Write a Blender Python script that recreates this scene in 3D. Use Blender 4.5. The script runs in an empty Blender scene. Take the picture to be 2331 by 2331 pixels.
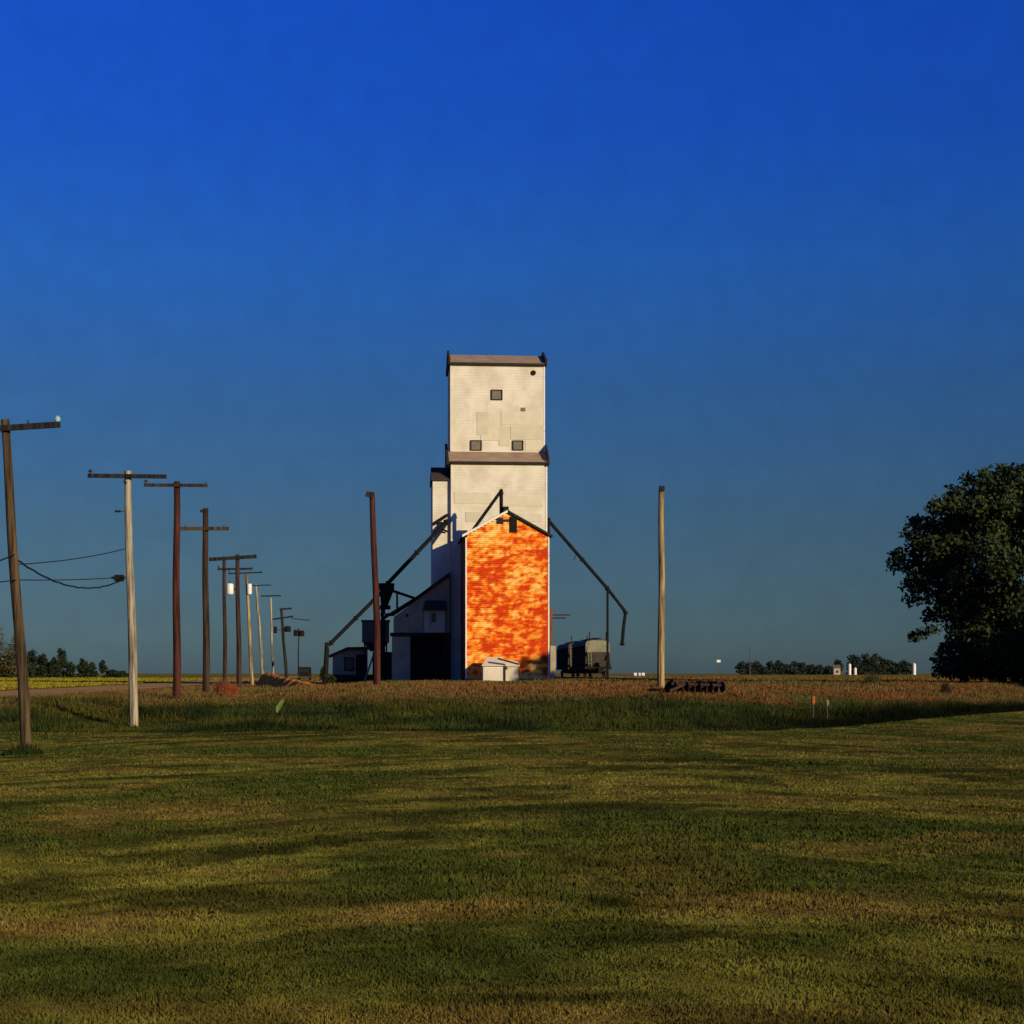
import bpy, math, random
import numpy as np
from mathutils import Vector, noise as mnoise

# ------------------------------------------------------------------ camera, sky, sun, exposure
S = 3750.0            # focal length in photo pixels (photo is 2331 wide)
CX, HOR = 1165.5, 1533.0
CZ = 2.4              # eye height over the mown grass
scene = bpy.context.scene
col = scene.collection
cam_d = bpy.data.cameras.new('camera'); cam = bpy.data.objects.new('camera', cam_d)
col.objects.link(cam); scene.camera = cam
cam.location = (0, 0, CZ); cam.rotation_euler = (math.radians(90), 0, 0)
cam_d.sensor_width = 36; cam_d.sensor_fit = 'HORIZONTAL'; cam_d.lens = 36 * S / 2331
cam_d.shift_y = (HOR - 1165.5) / 2331
cam_d.clip_start = 0.1; cam_d.clip_end = 20000

SUN_EL, SUN_A = math.radians(15), math.radians(42.5)       # sun behind the camera, to the right
sun_dir = Vector((math.sin(SUN_A) * math.cos(SUN_EL), -math.cos(SUN_A) * math.cos(SUN_EL), math.sin(SUN_EL)))
sd = bpy.data.lights.new('sun', 'SUN'); sd.energy = 4.6; sd.angle = math.radians(0.5); sd.color = (1.0, 0.80, 0.50)
sun = bpy.data.objects.new('sun', sd); col.objects.link(sun)
sun.rotation_euler = sun_dir.to_track_quat('Z', 'Y').to_euler(); sun.location = (60, -60, 60)

world = bpy.data.worlds.new('World'); scene.world = world; world.use_nodes = True
wn, wl = world.node_tree.nodes, world.node_tree.links
wn.clear()
sky = wn.new('ShaderNodeTexSky'); sky.sky_type = 'NISHITA'; sky.sun_disc = False
sky.sun_elevation = SUN_EL; sky.sun_rotation = math.pi - SUN_A
sky.air_density = 1.0; sky.dust_density = 0.6; sky.ozone_density = 2.5
geo = wn.new('ShaderNodeNewGeometry'); sep = wn.new('ShaderNodeSeparateXYZ')
wl.new(geo.outputs['Incoming'], sep.inputs[0])
mr = wn.new('ShaderNodeMapRange'); mr.inputs['From Min'].default_value = 0; mr.inputs['From Max'].default_value = -1.0
wl.new(sep.outputs['Z'], mr.inputs['Value'])
ramp = wn.new('ShaderNodeValToRGB'); wl.new(mr.outputs[0], ramp.inputs[0])
# deep polarised-looking evening sky: factors on the Nishita colour from horizon to overhead
SKY = [(0.0, (0.164, 0.274, 0.47)), (0.04, (0.140, 0.232, 0.380)), (0.0886, (0.139, 0.232, 0.365)), (0.1663, (0.119, 0.27, 0.52)), (0.2415, (0.092, 0.33, 0.847)), (0.3121, (0.067, 0.311, 1.114)), (0.3738, (0.062, 0.326, 1.277)), (0.7, (0.045, 0.235, 0.919)), (1.0, (0.034, 0.179, 0.702))]
cr = ramp.color_ramp
while len(cr.elements) < len(SKY): cr.elements.new(0.5)
for e, (p, c) in zip(cr.elements, SKY): e.position = p; e.color = (*[v / 1.4 for v in c], 1)
mul = wn.new('ShaderNodeMix'); mul.data_type = 'RGBA'; mul.blend_type = 'MULTIPLY'; mul.inputs[0].default_value = 1
wl.new(sky.outputs[0], mul.inputs[6]); wl.new(ramp.outputs[0], mul.inputs[7])
bg = wn.new('ShaderNodeBackground'); bg.inputs['Strength'].default_value = 0.14
skn = wn.new('ShaderNodeTexNoise'); skn.inputs['Scale'].default_value = 55; skn.inputs['Detail'].default_value = 4     # faint mottling of the sky colour
skm = wn.new('ShaderNodeMapRange'); skm.inputs['To Min'].default_value = .90; skm.inputs['To Max'].default_value = 1.10
wl.new(geo.outputs['Incoming'], skn.inputs[0]); wl.new(skn.outputs['Fac'], skm.inputs['Value'])
mul2 = wn.new('ShaderNodeVectorMath'); mul2.operation = 'SCALE'
wl.new(mul.outputs[2], mul2.inputs[0]); wl.new(skm.outputs[0], mul2.inputs['Scale'])
wl.new(mul2.outputs[0], bg.inputs[0])
wo = wn.new('ShaderNodeOutputWorld'); wl.new(bg.outputs[0], wo.inputs[0])
vs = scene.view_settings
vs.view_transform = 'Standard'; vs.look = 'None'; vs.gamma = 1; vs.exposure = 0.0; vs.use_curve_mapping = False
scene.cycles.max_bounces = 5

rng = np.random.default_rng(7); random.seed(7)

# ------------------------------------------------------------------ helpers
def X(px, d): return (px - CX) / S * d
def Zp(py, d): return CZ - (py - HOR) / S * d
def W(px, py, d): return Vector((X(px, d), d, Zp(py, d)))

def hash2(ix, iy, seed):
    h = (ix.astype(np.int64) * 374761393 + iy.astype(np.int64) * 668265263 + seed * 1442695041) & 0xffffffff
    h = ((h ^ (h >> 13)) * 1274126177) & 0xffffffff
    return ((h ^ (h >> 16)) & 0xffffff) / float(0xffffff)
def vnoise(x, y, seed=0):
    x = np.asarray(x, float); y = np.asarray(y, float)
    ix, iy = np.floor(x), np.floor(y); fx, fy = x - ix, y - iy
    fx = fx * fx * (3 - 2 * fx); fy = fy * fy * (3 - 2 * fy)
    a = hash2(ix, iy, seed); b = hash2(ix + 1, iy, seed); c = hash2(ix, iy + 1, seed); d = hash2(ix + 1, iy + 1, seed)
    return (a * (1 - fx) + b * fx) * (1 - fy) + (c * (1 - fx) + d * fx) * fy
def fbm(x, y, seed=0, o=4):
    t, a, s = 0, 0.5, 0
    for i in range(o):
        t = t + a * vnoise(np.asarray(x) * 2 ** i, np.asarray(y) * 2 ** i, seed + 17 * i); s += a; a *= 0.55
    return t / s
def sstep(a, b, x):
    t = np.clip((np.asarray(x, float) - a) / (b - a), 0, 1); return t * t * (3 - 2 * t)

def tag(o, label=None, cat=None, group=None, kind=None):
    if label: o['label'] = label
    if cat: o['category'] = cat
    if group: o['group'] = group
    if kind: o['kind'] = kind
    return o
def empty(name, loc, label, cat, group=None):
    o = bpy.data.objects.new(name, None); o.empty_display_size = 0.3; col.objects.link(o); o.location = loc
    return tag(o, label, cat, group)
def abs_loc(p):
    v = Vector((0, 0, 0))
    while p is not None: v += p.location; p = p.parent
    return v

class MB:
    def __init__(s): s.v = []; s.f = []
    def add(s, vs, fs):
        n = len(s.v); s.v += [Vector(v) for v in vs]; s.f += [tuple(n + i for i in f) for f in fs]; return s
    def extrude(s, front, dv):
        n = len(front); b = [Vector(p) + Vector(dv) for p in front]
        return s.add(list(front) + b, [tuple(range(n)), tuple(range(2 * n - 1, n - 1, -1))] +
                     [(i, n + i, n + (i + 1) % n, (i + 1) % n) for i in range(n)])
    def box(s, c, sx, sy, sz, rz=0.0):
        ca, sa = math.cos(rz), math.sin(rz); c = Vector(c); pts = []
        for z in (-.5, .5):
            for x, y in ((-.5, -.5), (.5, -.5), (.5, .5), (-.5, .5)):
                pts.append(c + Vector((x * sx * ca - y * sy * sa, x * sx * sa + y * sy * ca, z * sz)))
        return s.add(pts, [(0, 3, 2, 1), (4, 5, 6, 7), (0, 1, 5, 4), (1, 2, 6, 5), (2, 3, 7, 6), (3, 0, 4, 7)])
    def tube(s, pts, rad, n=10, cap=True):
        pts = [Vector(p) for p in pts]
        if not hasattr(rad, '__len__'): rad = [rad] * len(pts)
        vs, fs = [], []
        for i, p in enumerate(pts):
            t = (pts[min(i + 1, len(pts) - 1)] - pts[max(i - 1, 0)]).normalized()
            u = t.cross(Vector((0, 0, 1)) if abs(t.z) < .9 else Vector((0, 1, 0))).normalized(); w = t.cross(u)
            for k in range(n):
                a = 2 * math.pi * k / n; vs.append(p + (u * math.cos(a) + w * math.sin(a)) * rad[i])
        for i in range(len(pts) - 1):
            for k in range(n):
                fs.append((i * n + k, i * n + (k + 1) % n, (i + 1) * n + (k + 1) % n, (i + 1) * n + k))
        if cap: fs += [tuple(range(n - 1, -1, -1)), tuple(range((len(pts) - 1) * n, len(pts) * n))]
        return s.add(vs, fs)
    def beam(s, a, b, w, h):
        a, b = Vector(a), Vector(b); t = (b - a).normalized()
        u = t.cross(Vector((0, 0, 1)))
        if u.length < .05: u = Vector((1, 0, 0))
        u.normalize(); q = u.cross(t)
        o = [-u * w / 2 - q * h / 2, u * w / 2 - q * h / 2, u * w / 2 + q * h / 2, -u * w / 2 + q * h / 2]
        return s.add([a + k for k in o] + [b + k for k in o], [(3, 2, 1, 0), (4, 5, 6, 7), (0, 1, 5, 4), (1, 2, 6, 5), (2, 3, 7, 6), (3, 0, 4, 7)])
    def build(s, name, mat, parent=None, smooth=False, kind=None, label=None):
        off = abs_loc(parent) if parent is not None else Vector((0, 0, 0))
        me = bpy.data.meshes.new(name); me.from_pydata([tuple(v - off) for v in s.v], [], s.f); me.update()
        import bmesh
        bm = bmesh.new(); bm.from_mesh(me); bmesh.ops.recalc_face_normals(bm, faces=bm.faces); bm.to_mesh(me); bm.free()
        me.materials.append(mat)
        if smooth: me.shade_smooth()
        o = bpy.data.objects.new(name, me); col.objects.link(o); o.parent = parent
        if kind: o['kind'] = kind
        if label: o['label'] = label
        return o
def npmesh(name, verts, faces, mat, parent=None, kind=None, colors=None, quads=False):
    """verts (n,3), faces (m,k) arrays; colors per vertex (n,3)"""
    off = abs_loc(parent) if parent is not None else Vector((0, 0, 0))
    verts = np.asarray(verts, np.float32) - np.array(off, np.float32)
    m, k = faces.shape
    me = bpy.data.meshes.new(name)
    me.vertices.add(len(verts)); me.vertices.foreach_set('co', verts.ravel())
    me.loops.add(m * k); me.loops.foreach_set('vertex_index', faces.astype(np.int32).ravel())
    me.polygons.add(m); me.polygons.foreach_set('loop_start', np.arange(0, m * k, k, dtype=np.int32))
    if colors is not None:
        ca = me.color_attributes.new('tint', 'FLOAT_COLOR', 'POINT')
        c4 = np.ones((len(verts), 4), np.float32); c4[:, :3] = colors; ca.data.foreach_set('color', c4.ravel())
    me.update(calc_edges=True); me.validate()
    me.materials.append(mat)
    o = bpy.data.objects.new(name, me); col.objects.link(o); o.parent = parent
    if kind: o['kind'] = kind
    return o

# ------------------------------------------------------------------ materials
def mat(name, c, c2=None, scale=4.0, stretch=(1, 1, 1), rough=.85, metal=0, bump=0.0, detail=6, lo=.35, hi=.65, attr=False, c3=None, trans=0, spec=.2):
    m = bpy.data.materials.new(name); m.use_nodes = True; n, l = m.node_tree.nodes, m.node_tree.links
    b = n['Principled BSDF']; b.inputs['Roughness'].default_value = rough; b.inputs['Metallic'].default_value = metal
    b.inputs['Specular IOR Level'].default_value = spec
    tc = n.new('ShaderNodeTexCoord'); mp = n.new('ShaderNodeMapping'); mp.inputs['Scale'].default_value = stretch
    l.new(tc.outputs['Object'], mp.inputs[0])
    nz = n.new('ShaderNodeTexNoise'); nz.inputs['Scale'].default_value = scale; nz.inputs['Detail'].default_value = detail
    nz.inputs['Roughness'].default_value = .65
    l.new(mp.outputs[0], nz.inputs[0])
    rp = n.new('ShaderNodeValToRGB'); rp.color_ramp.elements[0].position = lo; rp.color_ramp.elements[1].position = hi
    c2 = c2 or tuple(x * .7 for x in c)
    if attr:
        rp.color_ramp.elements[0].color = (*[attr[0]] * 3, 1); rp.color_ramp.elements[1].color = (*[attr[1]] * 3, 1)
        at = n.new('ShaderNodeAttribute'); at.attribute_name = 'tint'
        mx = n.new('ShaderNodeMix'); mx.data_type = 'RGBA'; mx.blend_type = 'MULTIPLY'; mx.inputs[0].default_value = 1
        l.new(at.outputs['Color'], mx.inputs[6]); l.new(rp.outputs[0], mx.inputs[7]); src = mx.outputs[2]
    else:
        rp.color_ramp.elements[0].color = (*c2, 1); rp.color_ramp.elements[1].color = (*c, 1)
        if c3:
            e = rp.color_ramp.elements.new(min(.98, hi + .12)); e.color = (*c3, 1)
        src = rp.outputs[0]
    l.new(nz.outputs['Fac'], rp.inputs[0])
    l.new(src, b.inputs['Base Color'])
    if bump:
        bp = n.new('ShaderNodeBump'); bp.inputs['Strength'].default_value = bump; bp.inputs['Distance'].default_value = .05
        l.new(nz.outputs['Fac'], bp.inputs['Height']); l.new(bp.outputs[0], b.inputs['Normal'])
    if trans:
        tr = n.new('ShaderNodeBsdfTranslucent'); l.new(src, tr.inputs[0])
        ms = n.new('ShaderNodeMixShader'); ms.inputs[0].default_value = trans
        l.new(b.outputs[0], ms.inputs[1]); l.new(tr.outputs[0], ms.inputs[2]); l.new(ms.outputs[0], n['Material Output'].inputs[0])
    return m

M = {}
M['ground'] = mat('soil and turf', (1, 1, 1), attr=(.55, 1.25), scale=2.2, stretch=(1, 1, 1), rough=1, bump=.6, spec=0)
M['blade'] = mat('grass blades', (1, 1, 1), attr=(.65, 1.25), scale=1.2, rough=.9, spec=.05, trans=.15)
M['turf_blade'] = mat('short turf', (1, 1, 1), attr=(.6, 1.3), scale=1.2, rough=1, spec=0)
def soft_normal(m, k):      # blades of a dense sward catch light much as the sward does
    n, l = m.node_tree.nodes, m.node_tree.links
    ge = n.new('ShaderNodeNewGeometry'); v = n.new('ShaderNodeVectorMath'); v.operation = 'MULTIPLY_ADD'
    v.inputs[1].default_value = (k, k, k); v.inputs[2].default_value = (0, 0, 1)
    l.new(ge.outputs['Normal'], v.inputs[0]); no = n.new('ShaderNodeVectorMath'); no.operation = 'NORMALIZE'
    l.new(v.outputs[0], no.inputs[0]); l.new(no.outputs[0], n['Principled BSDF'].inputs['Normal'])
soft_normal(M['turf_blade'], .7)
soft_normal(M['blade'], 1.6)
M['leaf'] = mat('leaves', (1, 1, 1), attr=(.6, 1.3), scale=.6, rough=.8, spec=.1, trans=.12)
M['bark'] = mat('bark', (.10, .08, .06), scale=5, stretch=(1, 1, .2), bump=.6)
M['dirt'] = mat('packed dirt road', (.52, .31, .12), (.36, .21, .08), scale=.5, rough=1, spec=0, bump=.3)
M['orange_earth'] = mat('red earth', (.85, .32, .06), (.55, .19, .04), scale=1.3, rough=1, spec=0, bump=.4)
M['cream'] = mat('weathered white siding', (.73, .69, .57), (.52, .47, .35), scale=.55, stretch=(1, 1, .8), bump=.08, lo=.28, hi=.60, detail=10)
M['cream2'] = mat('patched siding', (.60, .57, .44), (.54, .50, .37), scale=1.2)
M['cream3'] = mat('pale patch sheet', (.66, .62, .48), (.60, .56, .42), scale=1.5)
M['shed'] = mat('faded shed siding', (.44, .38, .26), (.32, .27, .18), scale=1.2, stretch=(1, 1, .5))
M['trim'] = mat('white trim paint', (.82, .78, .70), (.50, .40, .30), scale=6, lo=.32, hi=.45)
M['roof'] = mat('brown shingle roof', (.40, .29, .19), (.27, .19, .13), scale=1.8, stretch=(.5, 1, 1), bump=.3)
M['darkroof'] = mat('dark shingle roof', (.065, .052, .045), (.035, .03, .028), scale=2.5, bump=.3)
M['dark'] = mat('dark timber', (.035, .028, .025), (.018, .016, .015), scale=3)
M['interior'] = mat('unlit interior', (.012, .012, .012), (.006, .006, .006), scale=2)  # near-black colour standing in for the shade inside openings
M['orange'] = mat('flaking orange paint', (1, 1, 1), attr=(.80, 1.12), scale=3.4, stretch=(.8, 1, 2.2), rough=.8, bump=.15, lo=.36, hi=.56, spec=.1)
M['orange_side'] = mat('red boards in painted shade', (.20, .08, .035), (.10, .045, .025), scale=2, stretch=(1, 1, .4))  # darker than the orange front: side wall shade put into the colour
M['steel'] = mat('dull galvanised steel', (.10, .105, .11), (.05, .052, .055), scale=2, rough=.55, metal=.4)
M['pipe'] = mat('dark painted pipe', (.020, .019, .018), (.010, .010, .010), scale=3, rough=.9, spec=.03)
M['board'] = mat('grey window board', (.20, .18, .13), (.14, .125, .09), scale=3)
M['glass'] = mat('dark dusty glass', (.02, .024, .028), (.012, .014, .016), scale=3, rough=.25, spec=.5)
M['tank'] = mat('blue grey tank steel', (.15, .15, .12), (.10, .10, .08), scale=1.5, rough=.6)
M['car_dark'] = mat('shaded rusted railcar brown', (.060, .045, .032), (.03, .024, .019), scale=1.4, stretch=(1, 1, .5), rough=.7)  # shade of the unlit car side is put into this brown
M['car_pale'] = mat('railcar end sheet grey green', (.27, .27, .17), (.17, .17, .11), scale=1.5, rough=.7)
M['iron'] = mat('black iron', (.018, .016, .014), scale=4, rough=.9, spec=.03)
M['rust'] = mat('rusty iron', (.075, .034, .018), (.028, .016, .011), scale=5, rough=.9)
M['white'] = mat('white enamel', (.85, .83, .75), (.7, .68, .6), scale=2, rough=.5)
M['glassins'] = mat('pale glass insulator', (.35, .60, .62), (.25, .45, .5), scale=2, rough=.15, spec=.6)
M['porcelain'] = mat('brown porcelain', (.06, .03, .02), scale=2, rough=.3)
M['lime'] = mat('pale green leaf', (.20, .27, .07), (.13, .19, .05), scale=4, trans=.2)
M['marker'] = mat('orange marker plastic', (.45, .10, .03), (.32, .07, .02), scale=3)
def wood(name, c):
    return mat(name, c, tuple(k * .22 for k in c), scale=2.6, stretch=(2.4, 2.4, .16), bump=.6, lo=.40, hi=.60)
WOOD = {'brown': wood('creosoted brown pole', (.105, .07, .035)), 'red': wood('reddish pole', (.085, .024, .016)),
        'pale': wood('bleached grey pole', (.40, .345, .24)), 'dark': wood('dark pole', (.032, .026, .022)),
        'umber': wood('umber pole', (.06, .034, .022)), 'gold': wood('golden weathered pole', (.42, .30, .14))}

# ------------------------------------------------------------------ terrain
def edge(x):      # where the mown lawn ends and the uncut bank begins
    x = np.asarray(x, float)
    return 63.5 + 1.05 * np.maximum(0, x - 9) + .35 * np.maximum(0, -x - 12) * 0 + 1.6 * (fbm(x * .09, x * 0 + 3.3, 5, 3) - .5)
def g(x, y):
    x = np.asarray(x, float); y = np.asarray(y, float)
    plat = 1.28 + .42 * sstep(-15, -9, x)
    s = edge(x)
    e2 = s + 21 - 8 * sstep(-10, -20, x)
    z = .12 * sstep(48, 62, y) + .45 * sstep(7, 22, x) * sstep(60, 84, y) * (1 - .9 * sstep(0, 14, y - s)) + plat * (0.03 * sstep(s - 2, s, y) + .90 * sstep(s + .5, e2, y))
    near = 1 - sstep(90, 130, y)
    z = z + near * .09 * (fbm(x * .16, y * .16, 11, 3) - .5) * sstep(5, 12, y)
    lawn = 1 - sstep(s - 1, s + 1, y)
    ph = y + 1.3 * (np.sqrt((x - 2) ** 2 + 25) - 5) + 2.5 * (fbm(x * .12, y * .12, 57, 3) - .5)
    z = z + lawn * .11 * (fbm(ph * .95, x * .10 + 4, 51, 4) - .5)
    z = z + .25 * (fbm(x * .004, y * .004, 31, 2) - .5) * sstep(500, 1500, y)
    return z
def gz(x, y): return float(g(np.array([x]), np.array([y]))[0])

def lerp3(a, b, t): return a + (b - a) * t[:, None]
C_OL = np.array((.165, .155, .024)); C_GR = np.array((.066, .088, .015)); C_TAN = np.array((.235, .160, .036)); C_DK = np.array((.038, .044, .010))
C_BANK = np.array((.038, .054, .012)); C_BANKD = np.array((.016, .026, .007)); C_RED = np.array((.20, .092, .030)); C_BRN = np.array((.15, .105, .030))
C_FIELD = np.array((.25, .22, .018)); C_STRAW = np.array((.24, .17, .055))
def blob(px, py, cx, cy, rx, ry, ang=0):
    ca, sa = math.cos(ang), math.sin(ang); dx, dy = px - cx, py - cy
    u, v = (dx * ca + dy * sa) / rx, (-dx * sa + dy * ca) / ry
    return np.clip(1.25 - np.sqrt(u * u + v * v), 0, 1)
def ground_color(x, y):
    """dry, green and tan growth of the field by place (map of where each kind of grass grows, plus painted shade)"""
    z = g(x, y); yy = np.maximum(y, 1)
    px = CX + S * x / yy; py = HOR + S * (CZ - z) / yy     # only used to lay out the growth and shade map in this part of the field
    wob = (fbm(x * .5, y * .3, 41, 4) - .5)
    px2 = px + wob * 160; py2 = py + (fbm(x * .35, y * .5, 43, 4) - .5) * 70
    c = np.repeat(C_OL[None], len(x), 0)
    ph = y + 1.3 * (np.sqrt((x - 2) ** 2 + 25) - 5) + 2.5 * (fbm(x * .12, y * .12, 57, 3) - .5)   # the mower went round in wide arcs
    st = fbm(ph * .95, x * .10 + 4, 51, 4)
    c = lerp3(c, C_DK, sstep(.50, .64, st) * .75)
    c = lerp3(c, C_OL * 1.35, sstep(.46, .34, st) * .6)
    s2 = fbm(ph * .28, x * .07, 55, 4)
    c = lerp3(c, C_DK * 1.2, sstep(.55, .67, s2) * .5); c = lerp3(c, C_TAN * .8 + C_OL * .2, sstep(.42, .30, s2) * .6)
    n5 = fbm(x * .55 + 31, y * .42 + ph * .3, 65, 4)
    c = lerp3(c, C_DK * 1.1, sstep(.53, .63, n5) * .7); c = lerp3(c, C_OL * 1.4, sstep(.45, .34, n5) * .6)
    n2 = fbm(x * .22, y * .16 + 9, 61, 5)
    c = lerp3(c, C_GR, sstep(.47, .60, n2) * .85)
    n3 = fbm(x * .3 + 5, y * .35, 71, 5)
    c = lerp3(c, C_TAN, sstep(.57, .70, n3) * .5)
    for cx, cy, rx, ry, a, cc, k in (
        (60, 2118, 440, 30, -.06, C_TAN * 1.25, 1.0), (1000, 2085, 280, 28, -.06, C_TAN * 1.2, .95), (1900, 2075, 330, 30, .06, C_TAN, .7),
        (150, 2205, 420, 62, -.03, C_GR, .95), (1050, 2190, 520, 75, -.05, C_GR, .95), (1250, 2265, 330, 16, 0, C_DK, .9),
        (1180, 2225, 260, 18, 0, C_DK, .6), (1850, 2150, 260, 30, -.12, C_GR, .8), (1380, 2055, 60, 26, 0, C_DK, .9),
        (1500, 1985, 240, 70, .1, C_TAN * .8, .45), (2150, 1990, 280, 60, 0, C_GR, .6), (300, 1880, 60, 45, 0, C_GR, .7), (690, 1810, 45, 70, .2, C_GR, .7),
        (250, 1860, 230, 40, -.1, C_TAN, .35), (560, 1850, 260, 30, 0, C_TAN, .4), (1750, 1740, 420, 7, .05, C_DK, .95), (2200, 1765, 230, 9, .05, C_DK, .95),  # thin dark lines: shadows of cut-grass ridges put into the colour
        (1500, 1728, 300, 5, 0, C_DK, .8), (1300, 1775, 400, 5, 0, C_OL * 1.5, .8), (1900, 1800, 300, 6, -.02, C_OL * 1.5, .8), (700, 1935, 360, 8, -.12, C_DK, .9), (640, 1960, 330, 8, -.12, C_OL * 1.5, .7),
        (2240, 1655, 120, 14, 0, C_TAN, .8), (2120, 1670, 200, 14, 0, C_DK, .5), (1000, 2310, 1400, 34, 0, C_TAN * .85, .55), (420, 1790, 300, 12, -.05, C_GR, .6)):
        c = lerp3(c, cc, blob(px2, py2, cx, cy, rx, ry, a) * k * (y < 72))
    s = edge(x)
    bank = sstep(s - .4, s + .4, y)
    bn = fbm(x * .35, y * .5, 81, 4)
    bc = lerp3(np.repeat(C_BANK[None], len(x), 0), C_BANKD, sstep(.45, .62, bn))
    bc = lerp3(bc, C_OL * .5, sstep(.48, .62, fbm(x * .25 + 4, y * .35, 83, 4)) * (.35 + .45 * sstep(4, -10, x)))
    bc = lerp3(bc, C_BANKD * .3, np.maximum(sstep(3.0, 0, y - s) * .45, sstep(9, 3, y - s) * sstep(4, 14, x) * 1.0))  # near-black strip along the bank foot: grass-edge shadow painted in
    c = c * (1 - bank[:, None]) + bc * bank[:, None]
    d2 = s + 11.5 - 4 * sstep(-10, -20, x) - 5.5 * sstep(8, 20, x) + 5 * (fbm(x * .2, y * .1, 91, 3) - .5)
    dry = sstep(d2 - 1, d2 + 5, y + 3 * (fbm(x * .8, y * .6, 95, 3) - .5))
    rn = fbm(x * .12, y * .22, 101, 5)
    dc = lerp3(np.repeat(C_RED[None], len(x), 0), C_BRN, sstep(.38, .55, rn))
    dc = lerp3(dc, C_BANK * 1.5, sstep(.53, .66, fbm(x * .2, y * .12, 103, 4)) * .8)
    c = c * (1 - dry[:, None]) + dc * dry[:, None]
    # beyond the road on the left and far off: sunlit crop, then straw fields
    lat = x + 15 + .1 * (y - 66)
    fld = sstep(-13.5, -15, lat) * sstep(80, 90, y)
    c = lerp3(c, C_FIELD, fld * .95)
    far = sstep(260, 420, y)
    fn = fbm(x * .006, y * .004, 111, 3)
    fc = lerp3(np.repeat(C_STRAW[None], len(x), 0), C_FIELD * .8, sstep(.42, .60, fn))
    c = c * (1 - far[:, None]) + fc * far[:, None]
    return c

ys = np.concatenate([np.linspace(-60, 4, 10)[:-1], np.geomspace(4, 95, 420)[:-1], np.geomspace(95, 400, 90)[:-1], np.geomspace(400, 9000, 50)])
us = np.concatenate([np.linspace(-3.0, -.42, 14)[:-1], np.linspace(-.42, .42, 300), np.linspace(.42, 3.0, 14)[1:]])
YY, UU = np.meshgrid(ys, us, indexing='ij'); XX = UU * np.maximum(np.abs(YY), 25) 
xf, yf = XX.ravel(), YY.ravel()
nv, nu = len(ys), len(us)
idx = np.arange(nv * nu).reshape(nv, nu)
F = np.stack([idx[:-1, :-1], idx[:-1, 1:], idx[1:, 1:], idx[1:, :-1]], -1).reshape(-1, 4)
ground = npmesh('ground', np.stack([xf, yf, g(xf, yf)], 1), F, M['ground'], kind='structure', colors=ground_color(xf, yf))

# dirt road left of the pole line
rm = []; rf = []
ry = np.concatenate([np.linspace(70, 130, 40), np.geomspace(131, 700, 40)])
for i, y in enumerate(ry):
    w = 1.2 * math.sin(y * .07)
    c0 = -15 - .1 * (y - 66)
    for k in range(7):
        x = c0 - 5.6 - k * 8.0 / 6 - max(0, 78 - y) * .5 * (k < 6) + .5 * math.sin(y * .21 + k) * (k in (0, 6))
        rm.append((x, y, gz(x, y) + (.035 if k not in (0, 6) else -.02)))
    if i: rf += [((i - 1) * 7 + k, (i - 1) * 7 + k + 1, i * 7 + k + 1, i * 7 + k) for k in range(6)]
m = MB(); m.add(rm, rf); m.build('dirt_road', M['dirt'], kind='structure')

# ------------------------------------------------------------------ grass (nobody could count it)
def blades(name, x, y, h, w, colr, lean=.35, label=None, mt='blade'):
    n = len(x); a = rng.random(n) * math.tau; la = rng.random(n) * math.tau
    z = g(x, y) - .01
    dx, dy = np.cos(a) * w / 2, np.sin(a) * w / 2
    v = np.empty((n, 3, 3), np.float32)
    v[:, 0] = np.stack([x - dx, y - dy, z], 1); v[:, 1] = np.stack([x + dx, y + dy, z], 1)
    l = lean * h * rng.random(n)
    v[:, 2] = np.stack([x + np.cos(la) * l, y + np.sin(la) * l, z + h], 1)
    c = np.repeat(colr, 3, 0)
    o = npmesh(name, v.reshape(-1, 3), np.arange(n * 3).reshape(n, 3), M[mt], kind='stuff', colors=c)
    return tag(o, label, 'grass')
# lawn: spread evenly over the picture's depth (denser near)
n = 580000
t = rng.random(n); inv = 1 / 90 + t * (1 / 8.5 - 1 / 90); y = 1 / inv; x = (rng.random(n) * 2 - 1) * .345 * y
k = y < edge(x) + .3; x, y = x[k], y[k]
tuft = fbm(x * 2.2, y * 2.2, 201, 3)
h = (.015 + .060 * tuft ** 1.5 * (.4 + rng.random(len(x)))) * (1 + .6 * sstep(.5, .7, fbm(x * .22, y * .16 + 9, 61, 5)))
cc = ground_color(x, y) * (.84 + .32 * rng.random(len(x)))[:, None]
blades('mown_grass', x, y, h, .006 + .0010 * y, cc, lean=1.2, label='mown olive green lawn streaked with dry tan patches', mt='turf_blade')
# uncut bank
n = 190000
x = (rng.random(n) * 2 - 1) * 32; y = edge(x) + rng.random(n) ** 1.1 * 20
tall = fbm(x * .5, y * .5, 211, 4) ** 2 * 2.2
lt = x + 15 + .1 * (y - 66); k = ~((lt < -5.6) & (y > 77)); x, y, tall = x[k], y[k], tall[k]; n = len(x)
h = (.09 + .45 * tall * rng.random(n)) * (1 - .5 * sstep(7, 16, y - edge(x))) * (.35 + .65 * sstep(0, 3, y - edge(x)))
cc = ground_color(x, y + 1.0) * (.6 + .8 * rng.random(n))[:, None]
blades('bank_grass', x, y, h, .045, cc, lean=.8, label='dark green uncut grass on the low bank behind the lawn')
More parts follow.
